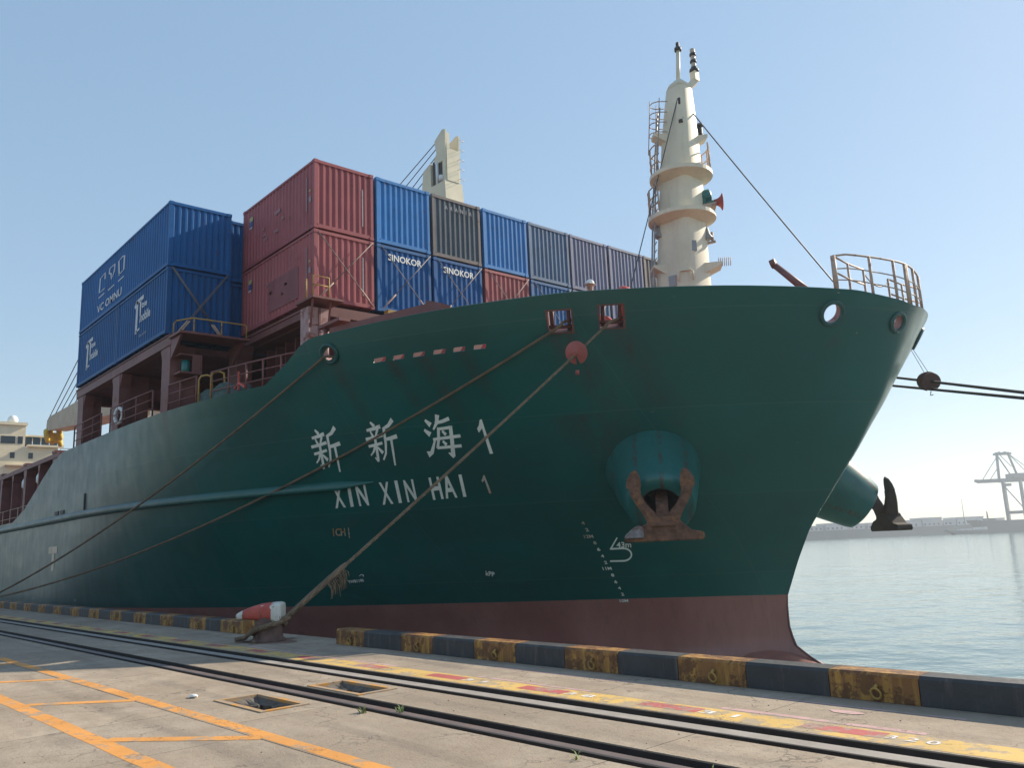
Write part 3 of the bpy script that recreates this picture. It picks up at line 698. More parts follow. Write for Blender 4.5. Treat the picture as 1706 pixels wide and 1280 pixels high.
# ---- superstructure far aft
SX = -104.0
m = MB(); m.box(SX - 14, SX, -3.2, 23.6, 3.6, 15.2); sup = m.build('superstructure', M_CREAM, ship)
m = MB(); m.prism([(-3.2, 15.21), (15.6, 15.21), (15.6, 17.7), (11.5, 17.7), (11.5, 20.6), (-3.2, 20.6)], (SX - 4.5, 0, 0), (0, 1, 0), (0, 0, 1), (-9, 0, 0)); m.box(SX - 9.2, SX + .35, -3.4, 11.65, 20.61, 21.0)
wh = m.build('wheelhouse', M_CREAM, sup)
m = MB()
for y0, y1 in ((-2.5, 2.2), (3.0, 7.8), (8.6, 10.3), (10.6, 11.2)): m.box(SX + .01, SX + .06, y0, y1, 18.1, 19.1)
m.build('wheelhouse_window', M_GLASS, sup)
for y0 in (11.55, 12.6, 13.65, 14.7):
    m = MB(); m.box(SX - .9, SX - .8, y0, y0 + .95, 17.85, 19.2); m.build('bridge_wing_window', M_GLASS, sup)
m = MB(); m.box(SX - 6, SX - .6, 11.55, 16.0, 19.25, 19.45); m.box(SX - .5, SX + .55, 11.8, 16.2, 17.72, 18.0); m.build('bridge_wing', M_CREAM, sup)
for y0, z0 in ((5.8, 16.1), (9.8, 16.1), (1.6, 16.1), (12.0, 16.1)):
    m = MB(); m.box(SX + .01, SX + .05, y0, y0 + .55, z0, z0 + .8); m.build('porthole', M_GLASS, sup)
m = MB(); m.box(SX + .02, SX + .9, 9.3, 15.6, 15.0, 15.15); m.build('bridge_deck_edge', M_CREAMD, sup)
m = MB()
rings = [[Vector((SX - 2.5 + r * math.cos(a), 10.3 + r * math.sin(a), z)) for a in [2 * math.pi * k / 16 for k in range(16)]] for r, z in ((.3, 21.0), (.55, 21.15), (.68, 21.55), (.62, 21.95), (.37, 22.25), (.03, 22.35))]
m.loft(rings); m.build('satellite_dome', M_WHITE, sup)
m = MB()
for q0 in ((SX + .6, 15.8), (SX + .6, 19.2)): m.tube([(q0[0], q0[1], 15.2), (q0[0], q0[1], 17.6)], .06, 6)
m.tube([(SX + .6, 15.8, 17.6), (SX + .6, 19.2, 17.6)], .05, 6); m.tube([(SX + .6, 15.8, 16.6), (SX + .6, 19.2, 16.6)], .05, 6); m.build('wing_rail', M_GREY, sup)
m = MB(); m.box(SX - 3, SX + .3, 15.7, 19.0, 14.3, 15.6); m.build('side_house', M_CREAM, sup)
m = MB(); m.tube([(SX - 5, -1.5, 21.3), (SX - 5, -1.5, 27)], .08, 6); m.build('whip_aerial', M_GREY, sup)

# ---- stowed crane boom beyond the aft hatch, with its hook block
bt = Vector((-83, 10, 17.6)); bn = Vector((-27, 10, 14.9))
m = MB(); d = (bn - bt).normalized(); side = Vector((0, 1, 0)); up = d.cross(side) * -1
if up.z < 0: up = -up
secs = [(0, .45, .35), (.06, .9, .8), (.3, 1.1, 1.25), (.7, 1.2, 1.4), (1.0, 1.2, 1.0)]
m.loft([[bt.lerp(bn, t) + side * w * sy + up * h * sz for sy, sz in ((-1, -1), (1, -1), (1, 1), (-1, 1))] for t, w, h in secs], 0, False)
boom = m.build('stowed_crane_boom', M_CREAMD, ship)
m = MB()
for i in range(4): m.box(-50 + i * 6, -49 + i * 6, 8.7, 11.3, 13.2 - i * .25, 14.3 - i * .25)
m.build('boom_walkway', M_CREAM, boom)
m = MB()
for (a, b, c_, r) in ((-82.4, 10, 16.4, .75), (-81.2, 9.3, 16.2, .6), (-80.4, 10.4, 16.5, .6), (-82, 10.8, 15.9, .55)):
    m.torus((a, b, c_), (.3, .9, .2), r, .28, 14, 7)
m.box(-82.3, -80.9, 9.5, 10.5, 15.6, 16.6); m.build('hook_block', mat('block_yellow', (.60, .42, .06), .6, .3), boom)
for j in range(5):
    m = MB(); m.tube([bt + Vector((1 + j * .7, -.6 + .3 * j, .4)), Vector((-67 + j * 1.8, 10.8 + j * .4, 28))], .05, 5); m.build('boom_wire', M_WIRE, boom)

# ---- deck crane post behind the forward stacks
m = MB()
m.loft([[Vector((x, y, z)) for x, y in ((x0, y0), (x1, y0), (x1, y1), (x0, y1))] for x0, x1, y0, y1, z in ((-21.6, -18.9, 20.2, 21.8, 5.7), (-21.6, -18.9, 20.2, 21.8, 25.5), (-21.6, -19.0, 20.2, 21.75, 27.3))], 0, False)
cp = m.build('crane_post', M_CREAM, ship)
m = MB()
m.prism([(-21.9, 27.31), (-21.65, 28.9), (-20.75, 29.2), (-20.72, 27.31)], (0, 20.9, 0), (1, 0, 0), (0, 0, 1), (0, 1.3, 0))
m.prism([(-19.35, 27.31), (-19.0, 27.31), (-19.05, 28.3), (-18.95, 31.2), (-19.3, 31.3), (-20.25, 30.75), (-20.2, 30.4), (-20.05, 29.7), (-20.35, 29.3), (-20.2, 28.9), (-19.35, 28.9)], (0, 20.35, 0), (1, 0, 0), (0, 0, 1), (0, .12, 0))
m.prism([(-19.35, 27.31), (-19.0, 27.31), (-19.05, 28.3), (-18.95, 31.0), (-19.3, 31.1), (-20.25, 30.75), (-20.2, 28.9), (-19.35, 28.9)], (0, 21.55, 0), (1, 0, 0), (0, 0, 1), (0, .12, 0))
m.box(-19.06, -18.97, 20.42, 21.48, 27.32, 29.8); m.box(-19.15, -18.98, 20.42, 20.7, 29.81, 31.0); m.build('crane_head', M_CREAM, cp)
m = MB(); m.box(-20.7, -19.4, 20.42, 21.4, 27.32, 29.3); m.build('winch_recess', M_DARK, cp)
m = MB(); m.tube([(-20.0, 20.3, 27.3), (-20.0, 20.3, 29.0)], .12, 8); m.tube([(-19.5, 20.28, 27.4), (-19.5, 20.28, 27.8)], .2, 10); m.build('floodlight', M_WHITE, cp)
for j in range(6):
    a = Vector((-20.1 - (j % 2) * .05, 20.4 + j * .2, 30.7 - .25 * (j % 3))) if j < 3 else Vector((-21.6, 20.4 + (j - 3) * .4, 28.3 - .5 * (j - 3)))
    m = MB(); m.tube([a, a + Vector((-12.5 + (j - 3) * .7, -2.0, -7.2 - (j % 3) * .6))], .035, 5); m.build('luffing_wire', M_WIRE, cp)
for j in range(5):
    m = MB(); zz = 27.5 + j * .75
    m.tube([(-18.95, 21.3, zz), (-18.62, 21.3, zz), (-18.62, 21.7, zz), (-18.95, 21.7, zz)], .018, 5); m.build('ladder_hoop', M_CREAM, cp)

# ---- foremast
def mast_c(z): f = (z - 7) / 11.0; return Vector((7.72 + .78 * f, YC, z))
def mring(z, rx, ry, n=32, p=3.6):
    c = mast_c(z); out = []
    for k in range(n):
        a = 2 * math.pi * k / n; ca, sa = math.cos(a), math.sin(a)
        out.append(c + Vector((rx * math.copysign(abs(ca) ** (2 / p), ca), ry * math.copysign(abs(sa) ** (2 / p), sa), 0)))
    return out
m = MB(); m.loft([mring(z, r, r) for z, r in ((6.93, .88), (10.2, .83), (11.8, .755), (13.2, .70), (14.5, .64), (16.0, .56), (17.75, .40))], 0, True); mast = m.build('foremast', M_CREAM2, ship); mast.data.set_sharp_from_angle(angle=R(40))
m = MB(); m.loft([mring(z, r, r) for z, r in ((17.75, .40), (17.95, .32), (18.15, .12))], 0, True); m.tube([mast_c(17.9) + Vector((-.03, 0, 0)), mast_c(19.3) + Vector((0, 0, 0))], .075, 10); m.build('mast_pole', M_CREAM2, mast)
c = mast_c(19.3); m = MB(); m.tube([c, c + Vector((0, 0, .12)), c + Vector((0, 0, .14)), c + Vector((0, 0, .34))], [.13, .13, .07, .06], 10); m.build('masthead_light', M_DARK, mast)
# light arm
c = mast_c(17.75); m = MB(); e = Vector((.62, .76, 0))
m.bar(c + e * .25, c + e * .62 + Vector((0, 0, .35)), .25, .22); m.box(c.x + .28, c.x + .52, c.y + .36, c.y + .60, c.z + .36, c.z + .72); m.build('light_arm', M_CREAM2, mast)
q = Vector((c.x + .40, c.y + .48, c.z + .73)); m = MB(); m.tube([q, q + Vector((0, 0, .1))], .17, 12)
for i in range(3):
    z0 = q.z + .1 + i * .28; m.tube([(q.x, q.y, z0), (q.x, q.y, z0 + .08)], .12, 12); m.tube([(q.x, q.y, z0 + .08), (q.x, q.y, z0 + .27)], .09, 12, 1)
m.build('stacked_lamp', [M_DARK, mat('lamp_glass', (.55, .45, .36), .3)], mast)
# round platforms with rims
def platform(z, r, rr):
    c = mast_c(z); n = 36; m = MB()
    ring = lambda rad, zz: [Vector((c.x + rad * math.cos(2 * math.pi * k / n), c.y + rad * math.sin(2 * math.pi * k / n), zz)) for k in range(n)]
    m.loft([ring(rr * .95, z - .20), ring(r * .97, z - .03), ring(r, z - .01), ring(r, z + .13), ring(r - .04, z + .13), ring(r - .04, z + .02), ring(rr * .9, z + .02)], 0, False, cap=False)
    return m.build('mast_platform', M_CREAM2, mast)
p1 = platform(14.35, 1.12, .66); p2 = platform(12.78, 1.20, .72)
def mrail(par, z, r, a0, a1, h=.95):
    c = mast_c(z); n = 9; pts = [Vector((c.x + r * math.cos(R(a0 + (a1 - a0) * k / (n - 1))), c.y + r * math.sin(R(a0 + (a1 - a0) * k / (n - 1))), z + .2)) for k in range(n)]
    b = MB()
    for hh in (h, h * .62, h * .3): b.tube([p + Vector((0, 0, hh)) for p in pts], .024, 6)
    for p in pts[::2]: b.tube([p, p + Vector((0, 0, h))], .03, 6)
    b.build('platform_rail', M_RAILC, par)
mrail(p1, 14.35, 1.06, 150, 260); mrail(p1, 14.35, 1.06, 20, 95); mrail(p2, 12.78, 1.14, 150, 265)
# side brackets with lights
for s, z, l in ((-1, 15.85, 1.0), (1, 15.75, .95)):
    c = mast_c(z); e = Vector((.62, .76, 0)) * s; m = MB()
    m.prism([(.3, -.32), (l + .02, .08), (l + .02, .20), (.3, .10)], c, e, (0, 0, 1), Vector((-.76, .62, 0)) * .5); br = m.build('light_bracket', M_CREAM2, mast)
    if s > 0:
        q = c + e * (l - .18); m = MB(); m.tube([q + Vector((0, 0, .2)), q + Vector((0, 0, .3)), q + Vector((0, 0, .31)), q + Vector((0, 0, .6))], [.12, .12, .1, .1], 10); m.tube([q + Vector((0, 0, .6)), q + Vector((0, 0, .7))], .13, 10); m.build('signal_lamp', M_DARK, mast)
# ladder on the left with back hoops
m = MB(); e = Vector((-.62, -.76, 0)); t = Vector((-.76, .62, 0))
for s in (-.2, .2): m.tube([mast_c(z) + e * (r + .28) + t * s for z, r in ((7, .9), (10.2, .85), (13.2, .75), (15.4, .62), (17.0, .5))], .03, 6)
for i in range(33):
    z = 7.2 + i * .3; r = .9 - (z - 7) * .04; p = mast_c(z) + e * (r + .28); m.tube([p - t * .2, p + t * .2], .018, 5)
lad = m.build('mast_ladder', M_GREY, mast)
for z in (16.05, 16.42, 16.8, 17.2):
    r = .9 - (z - 7) * .04; p = mast_c(z) + e * (r + .02); b = MB()
    b.tube([p - t * .27, p - t * .28 + e * .34, p - t * .17 + e * .54, p + e * .60, p + t * .17 + e * .54, p + t * .28 + e * .34, p + t * .27], .018, 6); b.build('ladder_hoop', M_RAILC, lad)
for dt_, de in ((0, .60), (-.27, .3), (.27, .3)):
    b = MB(); b.tube([mast_c(z) + e * (.9 - (z - 7) * .04 + .02 + de) + t * dt_ for z in (15.3, 16.4, 17.35)], .016, 6); b.build('cage_strap', M_RAILC, lad)
# horn with green motor
c = mast_c(13.25); e = Vector((.75, .66, 0)); m = MB(); b0 = c + e * .72
m.prism([(.35, -.28), (1.2, .0), (1.2, .12), (.35, .02)], c + Vector((0, 0, -.05)), e, (0, 0, 1), Vector((-.66, .75, 0)) * .5); hb = m.build('horn_bracket', M_RAILC, mast)
m = MB(); m.tube([c + e * .55 + Vector((0, 0, .32)), c + e * 1.0 + Vector((0, 0, .42)), c + e * 1.05 + Vector((0, 0, .43))], [.24, .24, .18], 14); m.box(b0.x - .15, b0.x + .2, b0.y - .15, b0.y + .2, b0.z + .05, b0.z + .3)
m.tube([c + e * .85 + Vector((0, 0, .12)), c + e * 1.15 + Vector((0, 0, .12))], .12, 10); m.build('horn_motor', mat('horn_green', (.02, .16, .15), .4), hb)
h0 = c + e * 1.15 + Vector((0, 0, .14)); m = MB(); m.tube([h0, h0 + e * .12, h0 + e * .22, h0 + e * .28, h0 + e * .29], [.10, .13, .20, .31, .30], 20); m.build('horn_bell', mat('horn_red', (.42, .06, .06), .5), hb)
for k_, (a_, r_) in enumerate(((-.30, .02), (.12, .016), (.45, .022))):
    d_ = Vector((math.cos(-.85 + a_), math.sin(-.85 + a_), 0)); b = MB()
    b.tube([mast_c(z) + d_ * (.965 - (z - 7) * .046 + .04) for z in (7, 8.5, 10.2, 11.5, 12.5)], r_, 6); b.build('mast_cable', M_GREY if k_ == 1 else M_CREAM2, mast)
for z, a_ in ((11.6, -.5), (10.4, -1.35), (9.9, -.2)):
    d_ = Vector((math.cos(a_), math.sin(a_), 0)); t_ = Vector((-d_.y, d_.x, 0)); c = mast_c(z) + d_ * (.95 - (z - 7) * .04); b = MB(); b.obox(c, d_ * .09, t_ * .14, (0, 0, .19)); b.build('junction_box', M_GREY, mast)
# floodlights, lower brackets
for (z, ee, l) in ((12.2, Vector((.8, .6, 0)), .85), (12.4, Vector((-.62, -.76, 0)), .85)):
    p = mast_c(z) + ee * l; m = MB(); m.tube([p + Vector((0, 0, .25)), p, p + ee * .03 - Vector((0, 0, .16)), p + ee * .05 - Vector((0, 0, .2))], [.06, .12, .19, .18], 12); m.tube([p + Vector((0, 0, .2)), mast_c(z + .42) + ee * .8], .03, 6); m.build('floodlight', M_GREY, mast)
c = mast_c(11.95); e = Vector((.75, .66, 0)); m = MB(); m.bar(c + e * .6 - Vector((0, 0, .1)), c + e * 1.15, .08); m.tube([c + e * 1.05, c + e * 1.05 + Vector((0, 0, .35))], .05, 8); m.build('lamp_bracket', M_RAILC, mast)
c = mast_c(10.95)
for e, l in ((Vector((.75, .66, 0)), 1.35), (Vector((-.62, -.76, 0)), 1.15)):
    m = MB(); m.prism([(.5, -.34), (l, .06), (l, .14), (.5, .12)], c, e, (0, 0, 1), Vector((-e.y, e.x, 0)) * .8); m.build('mast_bracket', M_CREAM2, mast)
m = MB(); p = c + Vector((.45, .5, 0))
for i in range(7): m.tube([c + Vector((.9 + i * .05, .85 + i * .05, .1)), c + Vector((.92 + i * .05, .87 + i * .05, .42))], .015, 5)
m.build('bracket_grating', M_RAILC, mast)
# handholds and plates on the front of mast
e = Vector((.66, -.75, 0))
for z, w in ((10.62, .5), (9.65, .45)):
    c = mast_c(z) + e * .98; t = Vector((.75, .66, 0)); m = MB(); m.tube([c - t * w / 2 - Vector((0, 0, .3)), c - t * w / 2, c - t * (w / 2 - .08) + Vector((0, 0, .07)), c + t * (w / 2 - .08) + Vector((0, 0, .07)), c + t * w / 2, c + t * w / 2 - Vector((0, 0, .3))], .035, 6); m.build('handhold', M_CREAM2, mast)
# stays and wires
m = MB(); m.tube(sagged(mast_c(16.9) + Vector((.35, .2, 0)), (15.0, 8.85, 7.2), .05, 8), .022, 6); m.build('fore_stay', M_WIRE, mast)
m = MB(); m.tube(sagged(mast_c(17.2) + Vector((.25, -.42, 0)), mast_c(9.0) + Vector((-1.0, -2.2, 0)), .05, 10), .02, 6); m.build('halyard', M_WIRE, mast)
c = mast_c(17.2) + Vector((.3, -.4, 0)); m = MB(); m.tube([c, c + Vector((0, 0, -.25))], .05, 8); m.build('halyard_block', M_DARK, mast)
c = mast_c(16.2) + Vector((.4, -.45, 0)); m = MB(); m.tube([c, c + Vector((0, 0, .12))], .08, 8); m.build('halyard_block', M_DARK, mast)
# more gear on the forecastle
railpath = []
for i in range(13):
    s = .865 + (1 - .865) * math.sin(i / 12 * math.pi / 2); zt = ztop(xof(s, 7.6)); x = xof(s, zt); railpath.append(Vector((x - .08, YC - max(HBr(x, zt) - .10, 0), zt)))
full = railpath + [mirror(p) for p in reversed(railpath[:-1])]
b = MB()
tops = [Vector((p.x, p.y, 9.02 if 0 < i < len(full) - 1 else 8.95)) for i, p in enumerate(full)]
for f in (1.0, .62, .3): b.tube([Vector((p.x, p.y, p.z + (t_.z - p.z) * f)) for p, t_ in zip(full, tops)], .028 if f == 1 else .018, 7)
bf = Vector((full[0].x - .35, full[0].y + .2, 0)); bl = [full[0], full[0] + Vector((-.1, 1.0, 0)), full[0] + Vector((-.1, 1.9, 0))]; bl2 = [mirror(p) for p in bl]
for f in (1.0, .55): 
    b.tube([Vector((p.x, p.y, 7.95 + 1.0 * f)) for p in bl], .026, 7); b.tube([Vector((p.x, p.y, 7.95 + 1.0 * f)) for p in bl2], .026, 7)
b.tube(sagged(Vector((bl[-1].x, bl[-1].y, 8.85)), Vector((bl2[-1].x, bl2[-1].y, 8.85)), .25, 10), .018, 6)
bow_rail = b.build('bow_railing', M_RAILC, ship)
for i in (0, 3, 6, 9, 12, 15, 18, 21, 24):
    p, t_ = full[i], tops[i]; q = MB(); q.tube([Vector((p.x, p.y, p.z - .1)), t_], .042 if i else .07, 8); q.build('rail_post', M_RAILC, bow_rail)
for p in bl[1:] + bl2[1:]:
    q = MB(); q.tube([Vector((p.x, p.y, 6.95)), Vector((p.x, p.y, 8.95))], .035, 8); q.build('rail_post', M_RAILC, bow_rail)
m = MB(); m.tube([(14.35, 7.0, 7.95), (13.38, 7.0, 9.03)], [.11, .085], 8); m.tube([(13.31, 6.98, 9.03), (13.45, 7.02, 9.07)], .13, 12); m.build('hose_davit', M_MAROON, ship)
m = MB(); rings = [[Vector((10.5 + r * math.cos(a), 3.95 + r * math.sin(a), z + .13)) for a in [2 * math.pi * k / 18 for k in range(18)]] for r, z in ((.10, 6.93), (.10, 8.18), (.24, 8.2), (.25, 8.28), (.19, 8.42), (.08, 8.48), (.01, 8.49))]
m.loft(rings); m.build('mushroom_vent', mat('vent_red', (.62, .07, .05), .45), ship)
# windlass glimpsed through the openings
m = MB(); m.tube([(8.4, 5.2, 7.7), (8.4, 7.6, 7.7)], [.45, .45], 16); m.tube([(8.4, 5.1, 7.7), (8.4, 5.2, 7.7)], .75, 18); m.tube([(8.4, 7.6, 7.7), (8.4, 7.7, 7.7)], .75, 18); m.box(7.9, 8.9, 4.8, 8.0, 6.94, 7.2)
m.build('windlass', M_REDP, ship)
m = MB()
for yy in (4.0, 4.6): m.tube([(10.4, yy, 6.94), (10.4, yy, 7.5), (10.4, yy, 7.52), (10.4, yy, 7.6)], [.17, .17, .22, .22], 12)
m.build('mooring_bitts', M_REDP, ship)

# ================================================================== ANCHORS
def anchor(side, label):
    M_RUST = globals()['M_RUST'] if side < 0 else mat('shade_dark_iron', (.050, .034, .028), .7, .3, scale=4, bump=.5, bscale=18)  # port anchor alone: backlit shade put into a darker iron colour
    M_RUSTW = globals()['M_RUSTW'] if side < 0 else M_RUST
    o = Vector((11.27, 3.96, 1.60)); e1 = AT; lean = (Vector((0, 0, 1)) - AN * .10).normalized(); nn = AN * 1.0
    f = (lambda v: v) if side < 0 else mirror
    t = empty('anchor', f(o)); 
    def pr(pts, th, off, name, mm, bev=.03):
        m = MB(); a = [o + e1 * p[0] + lean * p[1] + nn * (off - th / 2) for p in pts]; b = [v + nn * th for v in a]; k = len(pts)
        m.add([f(v) for v in a + b], [tuple(reversed(range(k))), tuple(range(k, 2 * k))] + [(i, (i + 1) % k, k + (i + 1) % k, k + i) for i in range(k)])
        return m.build(name, mm, t, bevel=bev)
    # crown: flared foot
    pr([(-1.0, .02), (-.95, 0), (.95, 0), (1.02, .06), (1.0, .20), (.70, .26), (.42, .52), (.36, .62), (-.36, .62), (-.42, .45), (-.55, .40), (-.72, .36), (-1.0, .16)], .55, .1, 'crown', M_RUST)
    pr([(-1.0, .10), (-.5, .10), (-.5, .34), (-.60, .42), (-.74, .38), (-.98, .18)], .10, .41, 'crown_scale', M_RUSTW, .02)
    for s in (-1, 1):
        cen = [(s * .20, .45), (s * .34, .72), (s * .52, .96), (s * .64, 1.18), (s * .68, 1.36), (s * .70, 1.42), (s * .69, 1.62), (s * .66, 1.80), (s * .63, 1.88)]
        wid = [.40, .34, .28, .27, .30, .38, .36, .20, .03]
        m = MB(); rings = []
        for (x_, z_), w, dep in zip(cen, wid, [.5, .46, .40, .34, .30, .24, .18, .12, .03]):
            k_ = z_ / 1.9
            c_ = o + e1 * x_ + lean * z_ + nn * (.12 - .15 * k_)
            rings.append([f(c_ + e1 * (w / 2 * a_) + nn * (dep / 2 * b_)) for a_, b_ in ((-1, -.7), (-.75, -1), (.75, -1), (1, -.7), (1, .7), (.45, 1), (-.45, 1), (-1, .7))])
        m.loft(rings, 0, False); m.build('fluke', M_RUST, t)
    m = MB(); sh = [o + lean * .25 + nn * .28, o + lean * .85 - nn * .20, o + lean * 1.35 - nn * 1.4]
    for p, q in zip(sh, sh[1:]): m.obox((f(p) + f(q)) / 2, (f(q) - f(p)) / 2, (f(o + e1 * .16) - f(o)), (f(o + lean * .10 + nn * .06) - f(o)))
    m.build('shank', M_RUST, t)
    m = MB(); m.tube([f(o + lean * .42 + nn * .40 - e1 * .3), f(o + lean * .42 + nn * .40 + e1 * .3)], .07, 10); m.build('crown_pin', M_RUST, t)
    tag(t, label, 'anchor', 'anchors in the bow bolsters')
anchor(-1, 'rusty anchor with both flukes up, facing the quay on the near side of the bow')
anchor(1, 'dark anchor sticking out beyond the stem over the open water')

# ================================================================== CONTAINERS
def cmat(name, col, **kw):
    return mat('container_' + name, col, .5, .14, scale=.9, rust=kw.get('rust', .17), rustcol=(.14, .06, .035), streak=kw.get('streak', .38), streakcol=kw.get('sc', mul(col, .55)), bump=.28, bscale=2.6, rscale=2.2, spec=.25)
CM = dict(red=cmat('red', (.34, .092, .102)), red2=cmat('red_worn', (.36, .102, .108), streak=.4, sc=(.34, .2, .2), rust=.16), blue=cmat('blue', (.035, .22, .54)), navy=cmat('navy', (.006, .105, .315)), deep=cmat('deep_blue', (.004, .085, .255)),
          green=cmat('dark_slate', (.080, .108, .135), rust=.14, streak=.4, sc=(.16, .17, .18)), slate=cmat('slate_blue', (.095, .17, .285), rust=.12, streak=.35, sc=(.2, .2, .22)), grey=cmat('grey_violet', (.165, .185, .29), rust=.08, streak=.4, sc=(.27, .28, .31)), brown=cmat('grey_brown', (.17, .145, .145), rust=.15), steel=cmat('steel_blue', (.02, .13, .33), streak=.4, sc=(.18, .22, .28)), white=M_WHITE)
W_, H_ = 2.438, 2.591
def corr(m, o, e1, e2, nrm, L, Hh, pitch, depth):
    n = max(3, int(round(L / pitch))); p = L / n; xs = []
    for i in range(n):
        x0 = i * p; xs += [(x0, 0), (x0 + p * .30, 0), (x0 + p * .5, 1), (x0 + p * .80, 1)]
    xs.append((L, 0)); o = Vector(o); e1 = Vector(e1); e2 = Vector(e2); nrm = Vector(nrm)
    vs = [o + e1 * x - nrm * d * depth + e2 * z for x, d in xs for z in (0, Hh)]
    m.add(vs, [(2 * i, 2 * i + 2, 2 * i + 3, 2 * i + 1) for i in range(len(xs) - 1)])
def make_container(L):
    """meshes of one container, origin at forward starboard bottom corner, length along -x"""
    parts = {}
    def bk(m, nm, key): 
        ob = m.build(nm, CM['red'], None, org=(0, 0, 0), fix=(nm != 'wall')); parts[key] = ob.data; bpy.data.objects.remove(ob)
    m = MB(); e = .012
    for x0, x1 in ((-.15, -e), (-L + e, -L + .15)):
        for y0, y1 in ((e, .12), (W_ - .12, W_ - e)): m.box(x0, x1, y0, y1, .12, H_ - .12)
    for x0, x1 in ((-.07, -e), (-L + e, -L + .07)):
        m.box(x0, x1, .165, W_ - .165, .02, .16); m.box(x0, x1, .165, W_ - .165, H_ - .12, H_ - .01)
    for y0, y1 in ((e, .07), (W_ - .07, W_ - e)):
        m.box(-L + .18, -.18, y0, y1, .03, .16); m.box(-L + .18, -.18, y0, y1, H_ - .09, H_ - .01)
    bk(m, 'frame', 'frame')
    i = 0
    for x0 in (-.178, -L):
        for y0 in (0, W_ - .162):
            for z0 in (0, H_ - .118): m = MB(); m.box(x0, x0 + .178, y0, y0 + .162, z0, z0 + .118); bk(m, 'corner_casting', 'cast%d' % i); i += 1
    m = MB(); corr(m, (-L + .15, .028, .16), (1, 0, 0), (0, 0, 1), (0, -1, 0), L - .30, H_ - .25, .278, .036); bk(m, 'side_wall', 'side')
    m = MB(); corr(m, (-L + .15, W_ - .028, .16), (1, 0, 0), (0, 0, 1), (0, 1, 0), L - .30, H_ - .25, .278, .036); bk(m, 'side_wall', 'side2')
    m = MB(); corr(m, (-.03, .12, .16), (0, 1, 0), (0, 0, 1), (1, 0, 0), W_ - .24, H_ - .28, .245, .05); bk(m, 'end_wall', 'end')
    m = MB()
    for y0 in (.13, W_ / 2 + .01): m.box(-L + .03, -L + .08, y0, y0 + W_ / 2 - .14, .17, H_ - .13)
    for y0 in (.45, .95, 1.5, 2.0): m.tube([(-L + .0, y0, .1), (-L + .0, y0, H_ - .1)], .02, 6)
    bk(m, 'doors', 'doors')
    m = MB(); m.box(-L + .02, -.02, .04, W_ - .04, H_ - .055, H_ - .03); bk(m, 'roof', 'roof')
    m = MB(); m.box(-L + .08, -.08, .08, W_ - .08, .10, .15)
    for i in range(int(L / .6)): m.box(-.3 - i * .6, -.24 - i * .6, .08, W_ - .08, .03, .099)
    bk(m, 'floor', 'floor')
    return parts
KIT = {6.058: make_container(6.058), 12.192: make_container(12.192)}
NM = dict(frame='frame', **{'cast%d' % i: 'corner_casting' for i in range(8)}, side='side_wall', side2='side_wall', end='end_wall', doors='doors', roof='roof', floor='floor')
def container(x, y, z, col, label, L=6.058, fcol=None, group='containers stacked on the ship'):
    t = empty('shipping_container', (x, y, z)); tag(t, label, 'container', group)
    for k, me in KIT[L].items():
        ob = bpy.data.objects.new(NM[k], me); C.objects.link(ob); ob.parent = t
        mm = CM[fcol] if (fcol and (k == 'frame' or k[:4] == 'cast')) else CM[col]
        ob.material_slots[0].link = 'OBJECT'; ob.material_slots[0].material = mm
    return t
def on_end(t, body, y0, y1, z0, z1, mm=M_LETTER, off=.02, name='lettering'):
    vs, fs, r = text_geo(body, .02); o = ORG[t.name]; m = MB()
    m.add([(o.x - .028 + off, o.y + y0 + (y1 - y0) * v[0], o.z + z0 + (z1 - z0) * v[1]) for v in vs], fs); m.build(name, mm, t)
def flat_side(t, geo, x0, x1, z0, z1, mm, dy=-.004, name='lettering'):
    o = ORG[t.name]; m = MB(); m.add([(o.x + x0 + (x1 - x0) * v[0], o.y + .028 + dy - .006, o.z + z0 + (z1 - z0) * v[1]) for v in geo[0]], geo[1]); m.build(name, mm, t)
PC = 2.572; HS = 2.643; ZT = 15.517
M_LOGO = mat('logo_white', (.62, .62, .66), .6, .12, scale=6, rust=.12, rustcol=(.25, .3, .4), rscale=5)
M_FAINT = mat('faint_print', (.30, .30, .33), .7, .2, scale=9, rust=.2, rustcol=(.2, .1, .1), rscale=6)
top = [('red', 'upper red container at the near front corner of the forward stack', None), ('blue', 'plain blue container in the top tier, just right of the upper red one', None), ('green', 'dark grey weathered container with brownish frame in the top tier below the crane post', 'brown'),
       ('blue', 'bright blue container in the top tier between the dark grey and slate blue ones', None), ('slate', 'slate blue container in the top tier right of the bright blue one', None), ('grey', 'greyish container in the top tier right of the slate blue one', None),
       ('grey', 'greyish container in the top tier, second left of the cream mast', None), ('brown', 'grey brown container in the top tier half hidden by the cream mast', None), ('navy', 'navy container in the top tier wholly behind the cream mast', None)]
bot = [('red2', 'lower red container on the pale red pillar at the forward corner', None), ('navy', 'blue container with white lettering in the lower tier, next to the lower red one', 'steel'), ('navy', 'deep blue lettered container in the lower tier below the dark grey one', None),
       ('red2', 'small red container end in the lower tier above the green bulwark', None), ('steel', 'worn blue container mostly hidden by the bulwark in the lower tier', None), ('slate', 'slate container hidden low behind the bulwark by the white helmet', None),
       ('grey', 'grey container hidden low behind the bulwark by the red vent', None), ('navy', 'navy container hidden low behind the bulwark left of the mast', None), ('brown', 'brown container hidden low behind the bulwark and mast', None)]
FR = {}
for i in range(9):
    for tier, row in ((1, top), (0, bot)):
        col, lab, fc = row[i]
        FR[(i, tier)] = container(0 - .01 * (i % 3), i * PC, ZT - H_ - (1 - tier) * HS, col, lab, fcol=fc)
for i in (1, 2): on_end(FR[(i, 0)], 'SINOKOR', .48, 2.0, 2.02, 2.28)
on_end(FR[(2, 1)], 'A  R  A  N  I  A', .62, 2.0, 2.08, 2.25, M_FAINT)
AX = -5.64; AY = -3.07; AZ = 15.14
